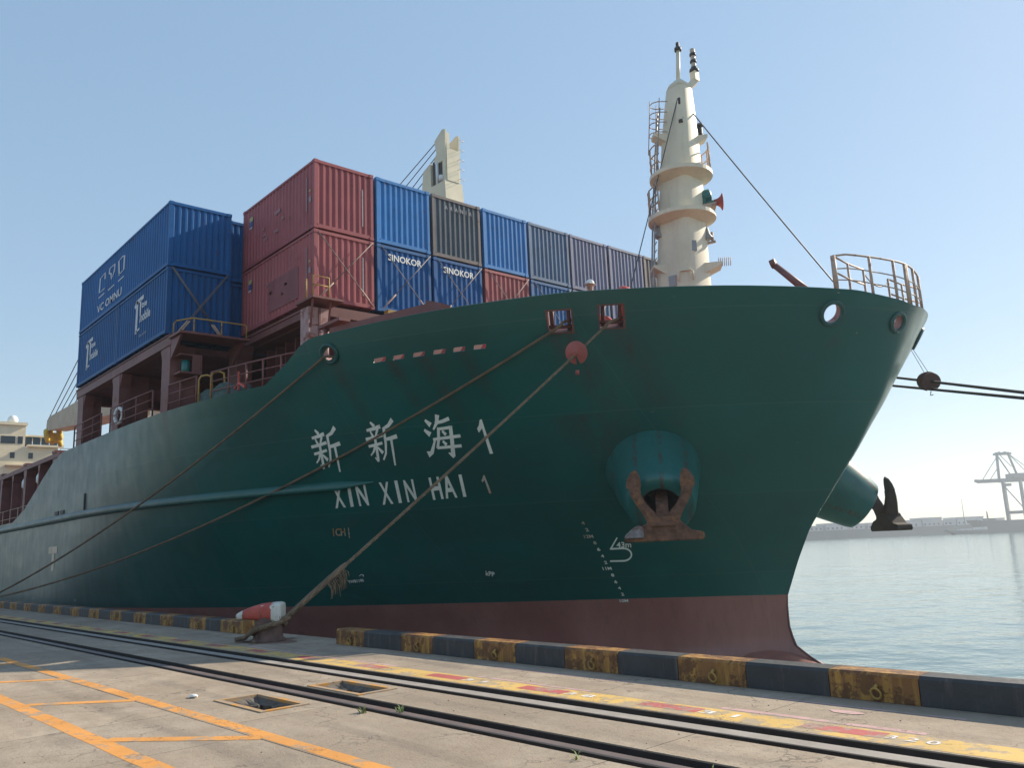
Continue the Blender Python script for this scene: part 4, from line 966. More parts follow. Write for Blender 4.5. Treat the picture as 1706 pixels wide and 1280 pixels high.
ca = container(AX, AY, AZ - H_, 'navy', 'long blue container with white outline emblem on top of the aft stack', 12.192)
cb = container(AX, AY, AZ - H_ - HS, 'deep', 'short dark blue container with white emblem at the front of the lower aft tier')
cc = container(AX - 6.1, AY, AZ - H_ - HS, 'deep', 'short dark blue container with white emblem at the rear end of the lower aft tier')
cd_ = container(-6.25, AY + PC, AZ - H_, 'navy', 'blue container seen as a sliver in the aft top tier beside the red one', 12.192)
ce = container(-6.25, AY + PC, AZ - H_ - HS, 'deep', 'dark blue container seen as a sliver in the aft lower tier beside the red one', 12.192)
# emblems on the aft containers
L_ = lambda *p: list(p)
emb = strokes_geo([
    (L_((.23, .72), (.22, .98), (.02, .90), (.0, .30), (.22, .30)), .05, .05), (L_((0, .08), (.22, .10)), .05, .05),
    (L_((.62, .80), (.62, .98), (.42, .98), (.40, .78), (.48, .70), (.50, .44), (.60, .66), (.62, .80)), .05, .05), (L_((.40, .08), (.62, .10)), .05, .05),
    (L_((.82, .32), (.78, .95), (.92, 1.0), (1.0, .96), (.99, .40), (.80, .36)), .05, .05), (L_((.80, .10), (1.0, .12)), .05, .05)])
flat_side(ca, emb, -9.1, -5.5, .95, 2.05, M_LOGO, name='emblem')
flat_side(ca, text_geo('VC OMNU', .02), -9.3, -5.7, .32, .68, M_LOGO)
emt = strokes_geo([
    (L_((.0, .76), (.10, .86), (.62, .90)), .13, .12), (L_((.16, .85), (.13, .0)), .15, .16), (L_((.42, .82), (.42, .34)), .12, .09), (L_((.13, .02), (.40, .06)), .07, .05)])
for t_, x0, x1, z0, z1 in ((cb, -3.7, -2.15, .78, 2.25), (cc, -4.65, -3.05, .62, 2.05)):
    flat_side(t_, emt, x0, x1, z0, z1, M_LOGO, name='emblem'); w_ = x1 - x0; h_ = z1 - z0
    flat_side(t_, text_geo('tse', .03), x0 + w_ * .50, x0 + w_ * .92, z0 + h_ * .60, z0 + h_ * .76, M_LOGO)
    flat_side(t_, text_geo('mobile', .03), x0 + w_ * .38, x0 + w_ * 1.2, z0 + h_ * .22, z0 + h_ * .48, M_LOGO)
flat_side(cb, text_geo('the mobile', .02), -3.1, -2.2, .50, .62, M_FAINT)
# stickers and small marks on the red containers
def patch(t, x0, x1, z0, z1, mm, nm='sticker'):
    o = ORG[t.name]; m = MB(); m.box(o.x + x0, o.x + x1, o.y + .012, o.y + .020, o.z + z0, o.z + z1); m.build(nm, mm, t)
M_BLUEST = mat('sticker_blue', (.05, .08, .25), .5); M_YELST = mat('sticker_yellow', (.45, .40, .18), .5)
for tier in (1, 0):
    t = FR[(0, tier)]
    patch(t, -5.45, -5.15, 1.95, 2.12, M_YELST); patch(t, -5.45, -5.15, 1.72, 1.94, M_BLUEST); patch(t, -5.45, -5.2, 1.64, 1.70, M_LOGO)
    patch(t, -.62, -.58, .75, 2.05, M_FAINT, 'number_strip'); patch(t, -.42, -.30, 1.45, 1.52, M_YELST); patch(t, -.42, -.28, 1.05, 1.25, M_FAINT)
    for yy, z0, z1 in ((1.95, .45, 1.9),):
        o = ORG[t.name]; m = MB(); m.box(o.x - .026, o.x - .020, o.y + yy, o.y + yy + .05, o.z + z0, o.z + z1); m.build('number_strip', M_FAINT, t)
random.seed(3)
for tier, n in ((1, 8), (0, 4)):
    for k in range(n):
        x0 = random.uniform(-4.9, -2.2); z0 = random.uniform(.7, 1.6); w = random.uniform(.1, .3); patch(FR[(0, tier)], x0, x0 + w, z0, z0 + random.uniform(.06, .16), cmat('red_patch', (.34, .17, .18)), 'paint_patch')
patch(FR[(0, 0)], -3.6, -1.2, .35, 1.55, cmat('red_patch2', (.27, .10, .105)), 'paint_patch')

# lashing rods
def rod(p, q, label, grp):
    p = Vector(p); q = Vector(q); t = empty('lashing_rod', p); d = (q - p)
    m = MB(); m.tube([p + d * .24, q], .017, 6); m.build('rod', mat('rod_steel', (.17, .15, .14), .6, .2, rust=.2), t)
    m = MB(); m.tube([p, p + d * .08, p + d * .09, p + d * .24, p + d * .25], [.02, .02, .035, .035, .02], 7); m.build('turnbuckle', M_RAILC, t)
    tag(t, label, 'lashing rod', grp)
nmz = ['lower red container with the pale pillar', 'first blue lettered container', 'second blue lettered container', 'small lower red container', 'worn blue container behind bulwark', 'hidden slate container']
for i in range(6):
    y0 = i * PC; zb = ZT - 2 * HS; xx = .06 + .02 * (i % 2)
    rod((xx + .04, y0 + W_ - .1, zb + .1), (xx, y0 + .12, zb + H_ - .04), 'lashing rod falling from left to right on the ' + nmz[i], 'lashing rods on the forward stack')
    rod((xx + .11, y0 + .12, zb + .1), (xx + .05, y0 + W_ - .12, zb + H_ - .04), 'lashing rod falling from right to left on the ' + nmz[i], 'lashing rods on the forward stack')
for dy in (0, .09):
    rod((AX + .12, AY + W_ - .15 - dy, AZ - 2 * HS - .1), (AX + .06, AY + .12 - dy * .5 + .06, AZ - HS), '%s lashing rod falling left to right on the aft lower blue container' % ('inner' if dy else 'outer'), 'lashing rods on the aft stack')
    rod((AX + .22, AY + .25 + dy, AZ - 2 * HS - .1), (AX + .16, AY + W_ - .15 + dy * .5 - .06, AZ - HS), '%s lashing rod falling right to left on the aft lower blue container' % ('inner' if dy else 'outer'), 'lashing rods on the aft stack')

# ================================================================== PERSON
def person():
    P0 = Vector((10.12, 3.02, 6.94)); t = empty('person', P0)
    me = bpy.data.meshes.new('body'); bm = bmesh.new(); sk = bm.verts.layers.skin.verify()
    fd = Vector((.35, -.94, 0)); sd = Vector((.94, .35, 0))
    J = {}
    def v(n, f, s, z, r, r2=None):
        b = bm.verts.new(fd * f + sd * s + Vector((0, 0, z))); b[sk].radius = (r, r2 or r); J[n] = b
    v('pelvis', 0, 0, .92, .15, .12); v('waist', 0, 0, 1.08, .14, .11); v('chest', .01, 0, 1.28, .17, .12); v('neck0', 0, 0, 1.43, .09); v('neck', .01, 0, 1.50, .07)
    v('chin', .035, 0, 1.55, .088, .085); v('face', .03, 0, 1.62, .105, .112); v('crown', .01, 0, 1.70, .10, .11)
    for s, k in ((1, 'l'), (-1, 'r')):
        v('sh' + k, 0, s * .19, 1.40, .07); v('el' + k, .04, s * .25, 1.12, .05); v('wr' + k, .2, s * .20, .94, .035); v('ha' + k, .27, s * .18, .92, .035)
        v('hi' + k, 0, s * .10, .88, .10); v('kn' + k, .03, s * .11, .5, .07); v('an' + k, 0, s * .11, .1, .05); v('to' + k, .15, s * .12, .05, .045)
    E_ = [('pelvis', 'waist'), ('waist', 'chest'), ('chest', 'neck0'), ('neck0', 'neck'), ('neck', 'chin'), ('chin', 'face'), ('face', 'crown')]
    for k in 'lr': E_ += [('chest', 'sh' + k), ('sh' + k, 'el' + k), ('el' + k, 'wr' + k), ('wr' + k, 'ha' + k), ('pelvis', 'hi' + k), ('hi' + k, 'kn' + k), ('kn' + k, 'an' + k), ('an' + k, 'to' + k)]
    for a, b in E_: bm.edges.new((J[a], J[b]))
    J['pelvis'][sk].use_root = True
    bm.to_mesh(me); bm.free(); ob = bpy.data.objects.new('body', me); C.objects.link(ob); ob.parent = t; ORG[ob.name] = P0
    k = NT('skin_and_clothes'); z = k.xyz()[2]
    k.base(k.mix(k.math('GREATER_THAN', z, P0.z + 1.46), k.mix(k.math('GREATER_THAN', z, P0.z + .9), (.05, .06, .09), (.42, .44, .45)), (.42, .25, .18))); k.rough(.7); me.materials.append(k.m)
    ob.modifiers.new('skin', 'SKIN'); md = ob.modifiers.new('sub', 'SUBSURF'); md.levels = 2; md.render_levels = 2
    h = P0 + fd * .015 + Vector((0, 0, 1.66)); m = MB()
    ring = lambda r, z_: [h + fd * (r * 1.12 * math.cos(a)) + sd * (r * math.sin(a)) + Vector((0, 0, z_)) for a in [2 * math.pi * q / 20 for q in range(20)]]
    m.loft([ring(.145, -.005), ring(.15, .0), ring(.118, .015), ring(.115, .06), ring(.095, .11), ring(.055, .14), ring(.005, .15)]); m.obox(h + fd * .15 + Vector((0, 0, .005)), fd * .05, sd * .08, (0, 0, .006)); m.build('helmet', M_WHITE, t)
    f0 = P0 + fd * .11 + Vector((0, 0, 1.60)); m = MB(); m.tube([f0 + Vector((0, 0, .03)), f0 + fd * .025 - Vector((0, 0, .015))], [.012, .02], 6)
    m.build('nose', k.m, t)
    m = MB()
    for s in (-.033, .033): m.obox(f0 + sd * s + fd * .0 + Vector((0, 0, .025)), sd * .013, fd * .004, (0, 0, .006))
    m.obox(f0 - Vector((0, 0, .045)), sd * .022, fd * .004, (0, 0, .005)); m.build('eyes_and_mouth', M_DARK, t)
    for s in (-1, 1):
        for i in range(5):
            b = P0 + fd * .27 + sd * (s * .18 + (i - 2) * .017) + Vector((0, 0, .92)); q = MB()
            if i == (0 if s > 0 else 4): q.tube([b - fd * .03, b + sd * (-.03 * s) + fd * .02, b + sd * (-.035 * s) + fd * .045], [.010, .010, .008], 6)
            else:
                l = (.07, .082, .086, .08, .066)[i]; q.tube([b, b + fd * l * .6, b + fd * l * .8 - Vector((0, 0, .02)), b + fd * l * .78 - Vector((0, 0, .04))], [.0095, .009, .008, .007], 6)
            q.build('finger', k.m, t)
    tag(t, 'person in white hard hat and grey top looking over the green bulwark', 'person')
person()

# ================================================================== QUAY
quay = empty('quay', (15, -20, -2.8)); tag(quay, kind='structure')

def concrete():
    k = NT('quay_concrete')
    a = k.noise(.35, detail=8, rough=.62); b = k.noise(2.2, detail=8, rough=.65); c = k.noise(9, detail=6, rough=.7)
    col = k.mix(k.ramp(a, .34, .66), (.30, .240, .178), (.47, .392, .302))
    col = k.mix(k.math('MULTIPLY', k.ramp(b, .38, .66), .65), col, (.285, .218, .158))
    col = k.mix(k.math('MULTIPLY', k.ramp(c, .50, .72), .50), col, (.20, .168, .135))
    # long streaks along the rails
    s = k.ramp(k.noise(1.0, k.mp((.25, 2.6, 1)), 7, .65), .5, .74); col = k.mix(k.math('MULTIPLY', s, .50), col, (.225, .185, .145))
    # dark flecks and pits
    f = k.ramp(k.noise(26, k.mp((.6, 1.4, 1)), 5, .75), .595, .635); gate = k.ramp(k.noise(1.1, detail=3), .42, .62)
    col = k.mix(k.math('MULTIPLY', k.math('MULTIPLY', f, gate), .8), col, (.09, .075, .06))
    v = k.n('ShaderNodeTexVoronoi', feature='DISTANCE_TO_EDGE'); v.inputs['Scale'].default_value = .55
    w = k.n('ShaderNodeVectorMath', operation='ADD'); nz = k.n('ShaderNodeTexNoise'); nz.inputs['Scale'].default_value = 2.5; nz.inputs['Detail'].default_value = 6; k.link(k.pos, nz.inputs['Vector']); k.link(k.pos, w.inputs[0]); k.link(nz.outputs['Color'], w.inputs[1]); k.link(w.outputs[0], v.inputs['Vector'])
    cr = k.math('MULTIPLY', k.math('LESS_THAN', v.outputs['Distance'], .006), k.ramp(k.noise(.8, detail=3), .43, .52)); col = k.mix(k.math('MULTIPLY', cr, .65), col, (.11, .09, .075))
    oi = k.n('ShaderNodeObjectInfo'); col = k.mix(k.ramp(oi.outputs['Random'], 0, 1, 0, .34), col, (.245, .205, .165))
    st = k.math('MULTIPLY', k.ramp(k.noise(.75, k.mp((.6, 1.2, 1), loc=(4, 2, 0)), 7, .68), .56, .70), .5); col = k.mix(st, col, (.175, .150, .128))
    yy_ = k.xyz()[1]; tm = None
    for y0_, w_ in ((-10.15, .16), (-11.75, .18), (-12.3, .14), (-9.0, .12), (-7.6, .14), (-5.85, .12)):
        wob = k.math('ADD', k.math('SUBTRACT', yy_, y0_), k.math('MULTIPLY', k.math('SUBTRACT', k.noise(.12, detail=2), .5), .9))
        g_ = k.ramp(k.math('ABSOLUTE', wob), w_, w_ * .5); tm = g_ if tm is None else k.math('MAXIMUM', tm, g_)
    tm = k.math('MULTIPLY', tm, k.ramp(k.noise(.6, k.mp((.5, 3, 1)), 7, .7), .42, .62)); col = k.mix(k.math('MULTIPLY', tm, .34), col, (.14, .12, .105))
    sp = k.ramp(k.noise(3.2, detail=4, rough=.6), .67, .72); col = k.mix(k.math('MULTIPLY', sp, .35), col, (.16, .135, .11))
    k.base(col); k.rough(.88); k.b.inputs['Specular IOR Level'].default_value = .25
    h = k.math('SUBTRACT', k.math('ADD', k.noise(40, detail=5), k.math('MULTIPLY', c, .6)), k.math('ADD', k.math('MULTIPLY', f, .9), cr)); k.bump(h, .5, .012)
    return k.m
M_CONC = concrete()
M_SLOT = mat('slot_shade_floor', (.018, .016, .015), .9, .3, scale=5, bump=.5)  # near-black slot floor: shade of the recess put into its colour
M_RAILTOP = mat('crane_rail_steel', (.16, .125, .115), .5, .2, scale=3, rust=.2, bump=.2)
M_STRIP = mat('rail_strip', (.30, .27, .24), .8, .2, scale=3, bump=.3)
def paint_mat(name, col, wear=.45):
    if name in MATS: return MATS[name]
    k = NT(name); c = k.mix(k.ramp(k.noise(1.5, detail=5), .3, .7), mul(col, .85), mul(col, 1.1))
    sp = k.ramp(k.noise(22, k.mp((.7, 1.3, 1)), 6, .75), .60, .64); lg = k.ramp(k.noise(2.4, detail=8, rough=.72), .66 - wear * .22, .70 - wear * .2)
    fac = k.math('MAXIMUM', k.math('MULTIPLY', sp, k.ramp(k.noise(1.3), .42, .6)), lg)
    v = k.n('ShaderNodeTexVoronoi', feature='DISTANCE_TO_EDGE'); v.inputs['Scale'].default_value = 2.2
    w = k.n('ShaderNodeVectorMath', operation='ADD'); nz = k.n('ShaderNodeTexNoise'); nz.inputs['Scale'].default_value = 5; nz.inputs['Detail'].default_value = 6; k.link(k.pos, nz.inputs['Vector']); k.link(k.pos, w.inputs[0]); k.link(nz.outputs['Color'], w.inputs[1]); k.link(w.outputs[0], v.inputs['Vector'])
    cr = k.math('MULTIPLY', k.math('LESS_THAN', v.outputs['Distance'], .016), k.ramp(k.noise(1.7), .5, .56))
    c = k.mix(k.math('MULTIPLY', lg, .8), c, (.30, .255, .20)); c = k.mix(k.math('MULTIPLY', k.math('MAXIMUM', cr, k.math('MULTIPLY', sp, .5)), .75), c, (.10, .07, .045))
    k.base(c); k.rough(.8); k.bump(k.math('SUBTRACT', k.noise(30), cr), .3, .01); MATS[name] = k.m; return k.m
M_ORANGE = paint_mat('orange_line', (.64, .285, .065), .60); M_YLINE = paint_mat('yellow_line', (.60, .39, .11), .76); M_RDASH = paint_mat('red_dash', (.44, .10, .095), .76); M_PINK = paint_mat('pink_line', (.50, .31, .30), .65); M_WNUM = paint_mat('white_number', (.68, .64, .60), .4)
# slabs between the slots; gaps of 10 mm are the joints
BANDS = [(-5.14, -4.55), (-6.68, -5.15), (-7.94, -7.24), (-9.72, -8.38)]
def slab(x0, x1, y0, y1, zt=0.0):
    m = MB(); m.box(x0 + .005, x1 - .005, y0, y1, -.35, zt); m.build('concrete_slab', M_CONC, quay)
PITS = [(14.88, 16.10, -9.14, -8.54), (14.88, 16.10, -7.92, -7.36)]
XE = [-90, -70, -55, -42, -32, -24, -17, -11, -5, 1, 6.4, 11.6, 14.60, 16.40, 20.35, 25.4, 31, 38, 48, 60]
for (y0, y1) in BANDS:
    for x0, x1 in zip(XE, XE[1:]):
        pit = next((p for p in PITS if p[2] >= y0 and p[3] <= y1 and x0 <= p[0] and x1 >= p[1]), None)
        if pit:
            slab(x0, pit[0], y0, y1); slab(pit[1], x1, y0, y1)
            m = MB(); m.box(pit[0], pit[1], y0, pit[2], -.35, 0); m.box(pit[0], pit[1], pit[3], y1, -.35, 0); m.build('concrete_slab', M_CONC, quay)
        else: slab(x0, x1, y0, y1)
YE = [-9.73, -13.2, -18, -24, -32, -42]
for y1, y0 in zip(YE, YE[1:]):
    for x0, x1 in zip(XE, XE[1:]): slab(x0 + .7, x1 + .7, y0 + .005, y1 - .005)
m = MB(); m.box(-90, 61, -42, -4.56, -3.6, -.36); m.build('quay_wall', mat('quay_wall_concrete', (.26, .24, .21), .9), quay)
for y0, y1, zz, mm in ((-6.90, -6.68, -.30, M_SLOT), (-7.24, -7.08, -.30, M_SLOT), (-8.11, -7.94, -.30, M_SLOT), (-8.38, -8.25, -.30, M_SLOT)):
    m = MB(); m.box(-90, 60, y0, y1, -.34, zz); m.build('rail_slot', mm, quay)
for yy in (-6.70, -7.10, -7.96, -8.27):
    m = MB(); m.box(-90, 60, yy, yy + .0185, -.29, -.006); m.build('slot_shade_liner', mat('slot_shade_side', (.022, .019, .018), .9, .3, scale=6), quay)  # added dark liners on the slot walls, standing in for shade
m = MB(); m.box(-90, 60, -7.075, -6.905, -.34, -.004); m.build('rail_strip', M_STRIP, quay)
m = MB(); m.prism([(-.07, -.3), (-.07, -.05), (-.062, -.012), (-.05, -.006), (.05, -.006), (.062, -.012), (.07, -.05), (.07, -.3)], (-15, -8.18, 0), (0, 1, 0), (0, 0, 1), (150, 0, 0)); m.build('crane_rail', M_RAILTOP, quay)
# anchor pits
QA = .026; QP = Vector((17.5, -5.1, 0))
def skew(o):
    o.rotation_euler = (0, 0, QA); o.location = QP + Matrix.Rotation(QA, 3, 'Z') @ (o.location - QP); return o
def pit(p, lab, half):
    t = empty('anchor_pit', ((p[0] + p[1]) / 2, (p[2] + p[3]) / 2, -.3)); x0, x1, y0, y1 = p
    tag(t, lab, 'floor pit', 'tie-down pits beside the crane rail')
    b = .075; m = MB(); g = .006
    for a in ((x0 + g, x1 - g, y0 + g, y0 + b), (x0 + g, x1 - g, y1 - b, y1 - g), (x0 + g, x0 + b, y0 + b + .001, y1 - b - .001), (x1 - b, x1 - g, y0 + b + .001, y1 - b - .001)): m.box(a[0], a[1], a[2], a[3], -.3, .012)
    m.build('pit_frame', paint_mat('pit_frame_paint', (.52, .25, .05), 1.0) if half else paint_mat('pit_frame_orange', (.60, .28, .055), .5), t)
    m = MB(); hx0, hx1, hy0, hy1 = x0 + .40, x1 - .40, y0 + .20, y1 - .17; n = 14
    outer = []; inner = []; low = []
    for k in range(4 * n):
        s_ = k // n; f = (k % n) / n
        cs = [(x0 + b, y0 + b), (x1 - b, y0 + b), (x1 - b, y1 - b), (x0 + b, y1 - b)]; hs = [(hx0, hy0), (hx1, hy0), (hx1, hy1), (hx0, hy1)]
        A, B_ = cs[s_], cs[(s_ + 1) % 4]; outer.append(Vector((A[0] + (B_[0] - A[0]) * f, A[1] + (B_[1] - A[1]) * f, -.02)))
        A, B_ = hs[s_], hs[(s_ + 1) % 4]; q = Vector((A[0] + (B_[0] - A[0]) * f + random.uniform(-.03, .03), A[1] + (B_[1] - A[1]) * f + random.uniform(-.02, .02), -.05 - random.uniform(0, .02))); inner.append(q); low.append(q + Vector((0, 0, -.26)))
    mid = [a.lerp(b_, .5) + Vector((0, 0, random.uniform(-.03, .012))) for a, b_ in zip(outer, inner)]
    m.loft([outer, mid, inner, low], 0, False, cap=False); m.add([(x0 + b, y0 + b, -.315), (x1 - b, y0 + b, -.315), (x1 - b, y1 - b, -.315), (x0 + b, y1 - b, -.315)], [(0, 1, 2, 3)], 1)
    m.build('pit_basin', [mat('pit_rubble', (.13, .11, .09), .95, .4, scale=9, bump=1, bscale=22), M_DARK], t)
    skew(t); m = MB(); m.tube([((x0 + x1) / 2 - .2, (y0 + y1) / 2, -.2), ((x0 + x1) / 2 + .2, (y0 + y1) / 2, -.2)], .03, 8); m.build('tie_bar', M_RUST, t)
pit(PITS[0], 'rough open pit with broken orange frame on the near side of the crane rail', True)
pit(PITS[1], 'open pit with full orange frame between the two crane rail tracks', True)
# painted lines (4 mm film)
def pline(p, q, w, mm, z=.0015, nm='painted_line'):
    p = Vector((*p, 0)); q = Vector((*q, 0)); d = (q - p).normalized(); s = Vector((-d.y, d.x, 0)) * w / 2; n = max(1, int((q - p).length / .5)); vs = []
    for i in range(n + 1):
        c = p.lerp(q, i / n); j = Vector((-d.y, d.x, 0)) * random.uniform(-.006, .006); vs += [c - s + j + Vector((0, 0, z)), c + s + j + Vector((0, 0, z))]
    m = MB(); m.add(vs, [(2 * i, 2 * i + 2, 2 * i + 3, 2 * i + 1) for i in range(n)]); m.build(nm, mm, quay)
pline((-40, -9.62), (26, -9.62), .16, M_ORANGE); pline((-40, -10.76), (26, -10.76), .18, M_ORANGE)
for xb, xa in ((13.05, 13.95), (16.08, 17.28), (10.15, 10.98), (7.1, 7.9), (4.0, 4.8)):
    pline((xb, -10.68), (xa, -9.69), .17, M_ORANGE, .003)
pline((-60, -6.45), (40, -6.45), .40, M_YLINE)
for k in range(-20, 14):
    x = 15.5 + 1.8 * k; pline((x, -6.42), (x + .72, -6.42), .2, M_RDASH, .003)
    if 8 < x < 24: 
        b_ = {0: '3 1', 1: '3 8', 2: '3 1', 3: '3 2 0', 4: '3 3'}.get(k)
        if b_:
            vs, fs, r = text_geo(b_, .02); m = MB(); m.add([(x + .74 + .42 * v[0], -6.50 + .13 * v[1], .0045) for v in vs], fs); m.build('painted_number', M_WNUM, quay)
for a, b_, w in (((16.2, -6.18), (18.2, -6.20), .06), ((19.9, -6.17), (21.85, -6.16), .09), ((19.9, -5.46), (21.9, -5.45), .05), ((15.8, -5.50), (18.6, -5.48), .045), ((13.2, -6.2), (14.4, -6.2), .07), ((9.5, -6.15), (13, -6.2), .06)): pline(a, b_, w, M_PINK)
m = MB(); vs = [(20.95 + .16 * math.cos(a) * (1 + .15 * math.sin(3 * a)), -5.72 + .07 * math.sin(a), .004) for a in [2 * math.pi * k / 20 for k in range(20)]]; m.add(vs, [tuple(range(20))]); m.build('paint_spot', M_PINK, quay)
# kerbs
def kerb_mat(name, col, rust, rc):
    k = NT(name); x, y, z = k.xyz()
    c = k.mix(k.ramp(k.noise(3, detail=5), .3, .7), mul(col, .75), mul(col, 1.15))
    st = k.ramp(k.noise(1.0, k.mp((9, 9, 1.2)), 7, .7), .60 - rust * .25, .72 - rust * .2); c = k.mix(k.math('MULTIPLY', st, .8), c, rc)
    bl = k.ramp(k.noise(4.5, detail=8, rough=.75), .66 - rust * .2, .70 - rust * .2); c = k.mix(k.math('MULTIPLY', bl, .85), c, mul(rc, .6))
    k.base(c); k.rough(.65); k.bump(k.noise(14, detail=5), .4, .02); return k.m
M_KY = kerb_mat('kerb_yellow', (.44, .235, .045), .85, (.17, .066, .022)); M_KB = kerb_mat('kerb_black', (.036, .040, .044), .30, (.095, .085, .078))
PROFK = [(-.15, .004), (-.15, .245), (-.125, .275), (.15, .275), (.18, .25), (.18, .004)]
kmesh = {}
def kerb(name_lab, edges, first_yellow):
    t = empty('kerb', ((edges[0] + edges[-1]) / 2, -4.94, 0)); tag(t, name_lab, 'kerb', 'wheel stop kerbs on the quay edge')
    skew(t); yel = first_yellow
    for x0, x1 in zip(edges, edges[1:]):
        L = round(x1 - x0 - .008, 2); key = (L, yel)
        if key not in kmesh:
            m = MB(); m.prism(PROFK, (0, 0, 0), (0, 1, 0), (0, 0, 1), (L, 0, 0)); ob = m.build('kerb_block', M_KY if yel else M_KB, None, org=(0, 0, 0)); kmesh[key] = ob.data; bpy.data.objects.remove(ob)
        ob = bpy.data.objects.new('kerb_block', kmesh[key]); C.objects.link(ob); ob.parent = t; ob.location = ((x0 + x1) / 2 - ORG[t.name].x, 0, 0); ORG[ob.name] = Vector(((x0 + x1) / 2, -4.94, 0))
        if yel:
            for f in ((.55,) if L < 1.05 else (.62,)):
                if 'ring' not in kmesh:
                    m = MB(); m.torus((0, -.192, .085), (0.1, .95, .25), .052, .011, 16, 6); m.tube([(0, -.152, .16), (0, -.18, .15), (0, -.185, .125)], .018, 6); o2 = m.build('mooring_eye', M_YEL, None, org=(0, 0, 0)); kmesh['ring'] = o2.data; bpy.data.objects.remove(o2)
                o2 = bpy.data.objects.new('mooring_eye', kmesh['ring']); C.objects.link(o2); o2.parent = ob; o2.location = ((f - .5) * L, 0, 0)
        yel = not yel
ke = [10.86, 11.8, 12.93, 13.8, 14.83, 15.75, 16.73, 17.66, 18.59, 19.51, 20.48, 21.38, 22.35, 23.3, 24.25, 25.2, 26.15, 27.1, 28.05, 29.0, 29.95, 30.9, 31.9]
kerb('yellow and black kerb at the right running along the quay edge past the bow', ke, True)
kl = [6.97, 5.8, 5.0, 4.03, 3.0, 2.1, 1.05, .12, -.87, -1.85, -2.86, -3.88, -4.87, -5.88, -6.86, -7.85, -8.85, -9.82, -10.8, -11.88, -12.95, -14.0, -15.0]
while kl[-1] > -48: kl.append(kl[-1] - 1)
kl = kl[::-1]; kerb('yellow and black kerb at the left running away along the quay edge', kl, (len(kl) % 2 == 0))
# kerb end strap
m = MB()

# bollards
def bollard(x, y, label):
    t = empty('mooring_bollard', (x, y, 0)); tag(t, label, 'bollard', 'bollards between the kerbs')
    m = MB(); rg = lambda r, z, n=28: [Vector((x + r * math.cos(2 * math.pi * k / n), y + r * math.sin(2 * math.pi * k / n), z)) for k in range(n)]
    m.loft([rg(.345, .003), rg(.335, .04), rg(.29, .07), rg(.275, .16), rg(.268, .34), rg(.27, .50)]); m.build('bollard_stem', mat('bollard_rust', (.13, .075, .06), .8, .4, scale=5, rust=.4, rustcol=(.24, .17, .11), bump=.7, bscale=22), t)
    a = Vector((-.66, -.75, 0)); s_ = Vector((-.75, .66, 0)); rings = []
    prof = [(-.285, .70, .36, .17), (-.275, .735, .33, .24), (-.22, .748, .32, .27), (-.08, .745, .40, .28), (.12, .73, .41, .28), (.30, .685, .425, .26), (.46, .625, .44, .22), (.57, .575, .445, .17), (.62, .54, .46, .10), (.635, .51, .49, .03)]
    for d, zt, zb, w in prof:
        c = Vector((x, y, 0)) + a * d; zm = (zt + zb) / 2; h = (zt - zb) / 2; row = []
        for k in range(24):
            an = 2 * math.pi * k / 24; ca, sa = math.cos(an), math.sin(an); p = 4.2
            row.append(c + s_ * (w * math.copysign(abs(ca) ** (2 / p), ca)) + Vector((0, 0, zm + h * math.copysign(abs(sa) ** (2 / p), sa))))
        rings.append(row)
    k = NT('bollard_head'); 
    dt = k.n('ShaderNodeVectorMath', operation='DOT_PRODUCT'); sb = k.n('ShaderNodeVectorMath', operation='SUBTRACT'); k.link(k.pos, sb.inputs[0]); sb.inputs[1].default_value = (x, y, 0); k.link(sb.outputs[0], dt.inputs[0]); dt.inputs[1].default_value = a
    dd = dt.outputs['Value']; ed_ = k.math('ADD', dd, k.math('MULTIPLY', k.math('SUBTRACT', k.noise(8), .5), .03))
    wh = k.math('MAXIMUM', k.math('GREATER_THAN', ed_, .455), k.math('LESS_THAN', ed_, -.12)); wh = k.math('MAXIMUM', wh, k.math('MULTIPLY', k.ramp(k.noise(5, detail=6), .58, .60), k.math('GREATER_THAN', k.xyz()[2], .60)))
    c = k.mix(wh, k.mix(k.ramp(k.noise(4), .3, .7), (.40, .06, .045), (.52, .10, .07)), (.62, .60, .53)); rr = k.ramp(k.noise(1.0, k.mp((9, 9, 3.5), loc=(1.7, .4, 2)), 8, .72), .57, .62)
    c = k.mix(k.math('MULTIPLY', rr, .85), c, (.14, .065, .04)); k.base(c); k.rough(.5); k.bump(k.noise(12), .3, .01)
    m = MB(); m.loft(rings); m.build('bollard_head', k.m, t)
    m = MB(); vs = [(x + (.62 + .2 * math.sin(3 * an + 1)) * math.cos(an), y + .22 + (.5 + .12 * math.sin(5 * an)) * math.sin(an), .005) for an in [2 * math.pi * q / 36 for q in range(36)]]
    m.add(vs, [tuple(range(36))]); m.build('rust_stain', mat('rust_stain', (.20, .12, .085), .9, .3, scale=4), quay)
    return t
bollard(9.0, -5.72, 'red and white bollard with rope round it in the gap of the kerb')
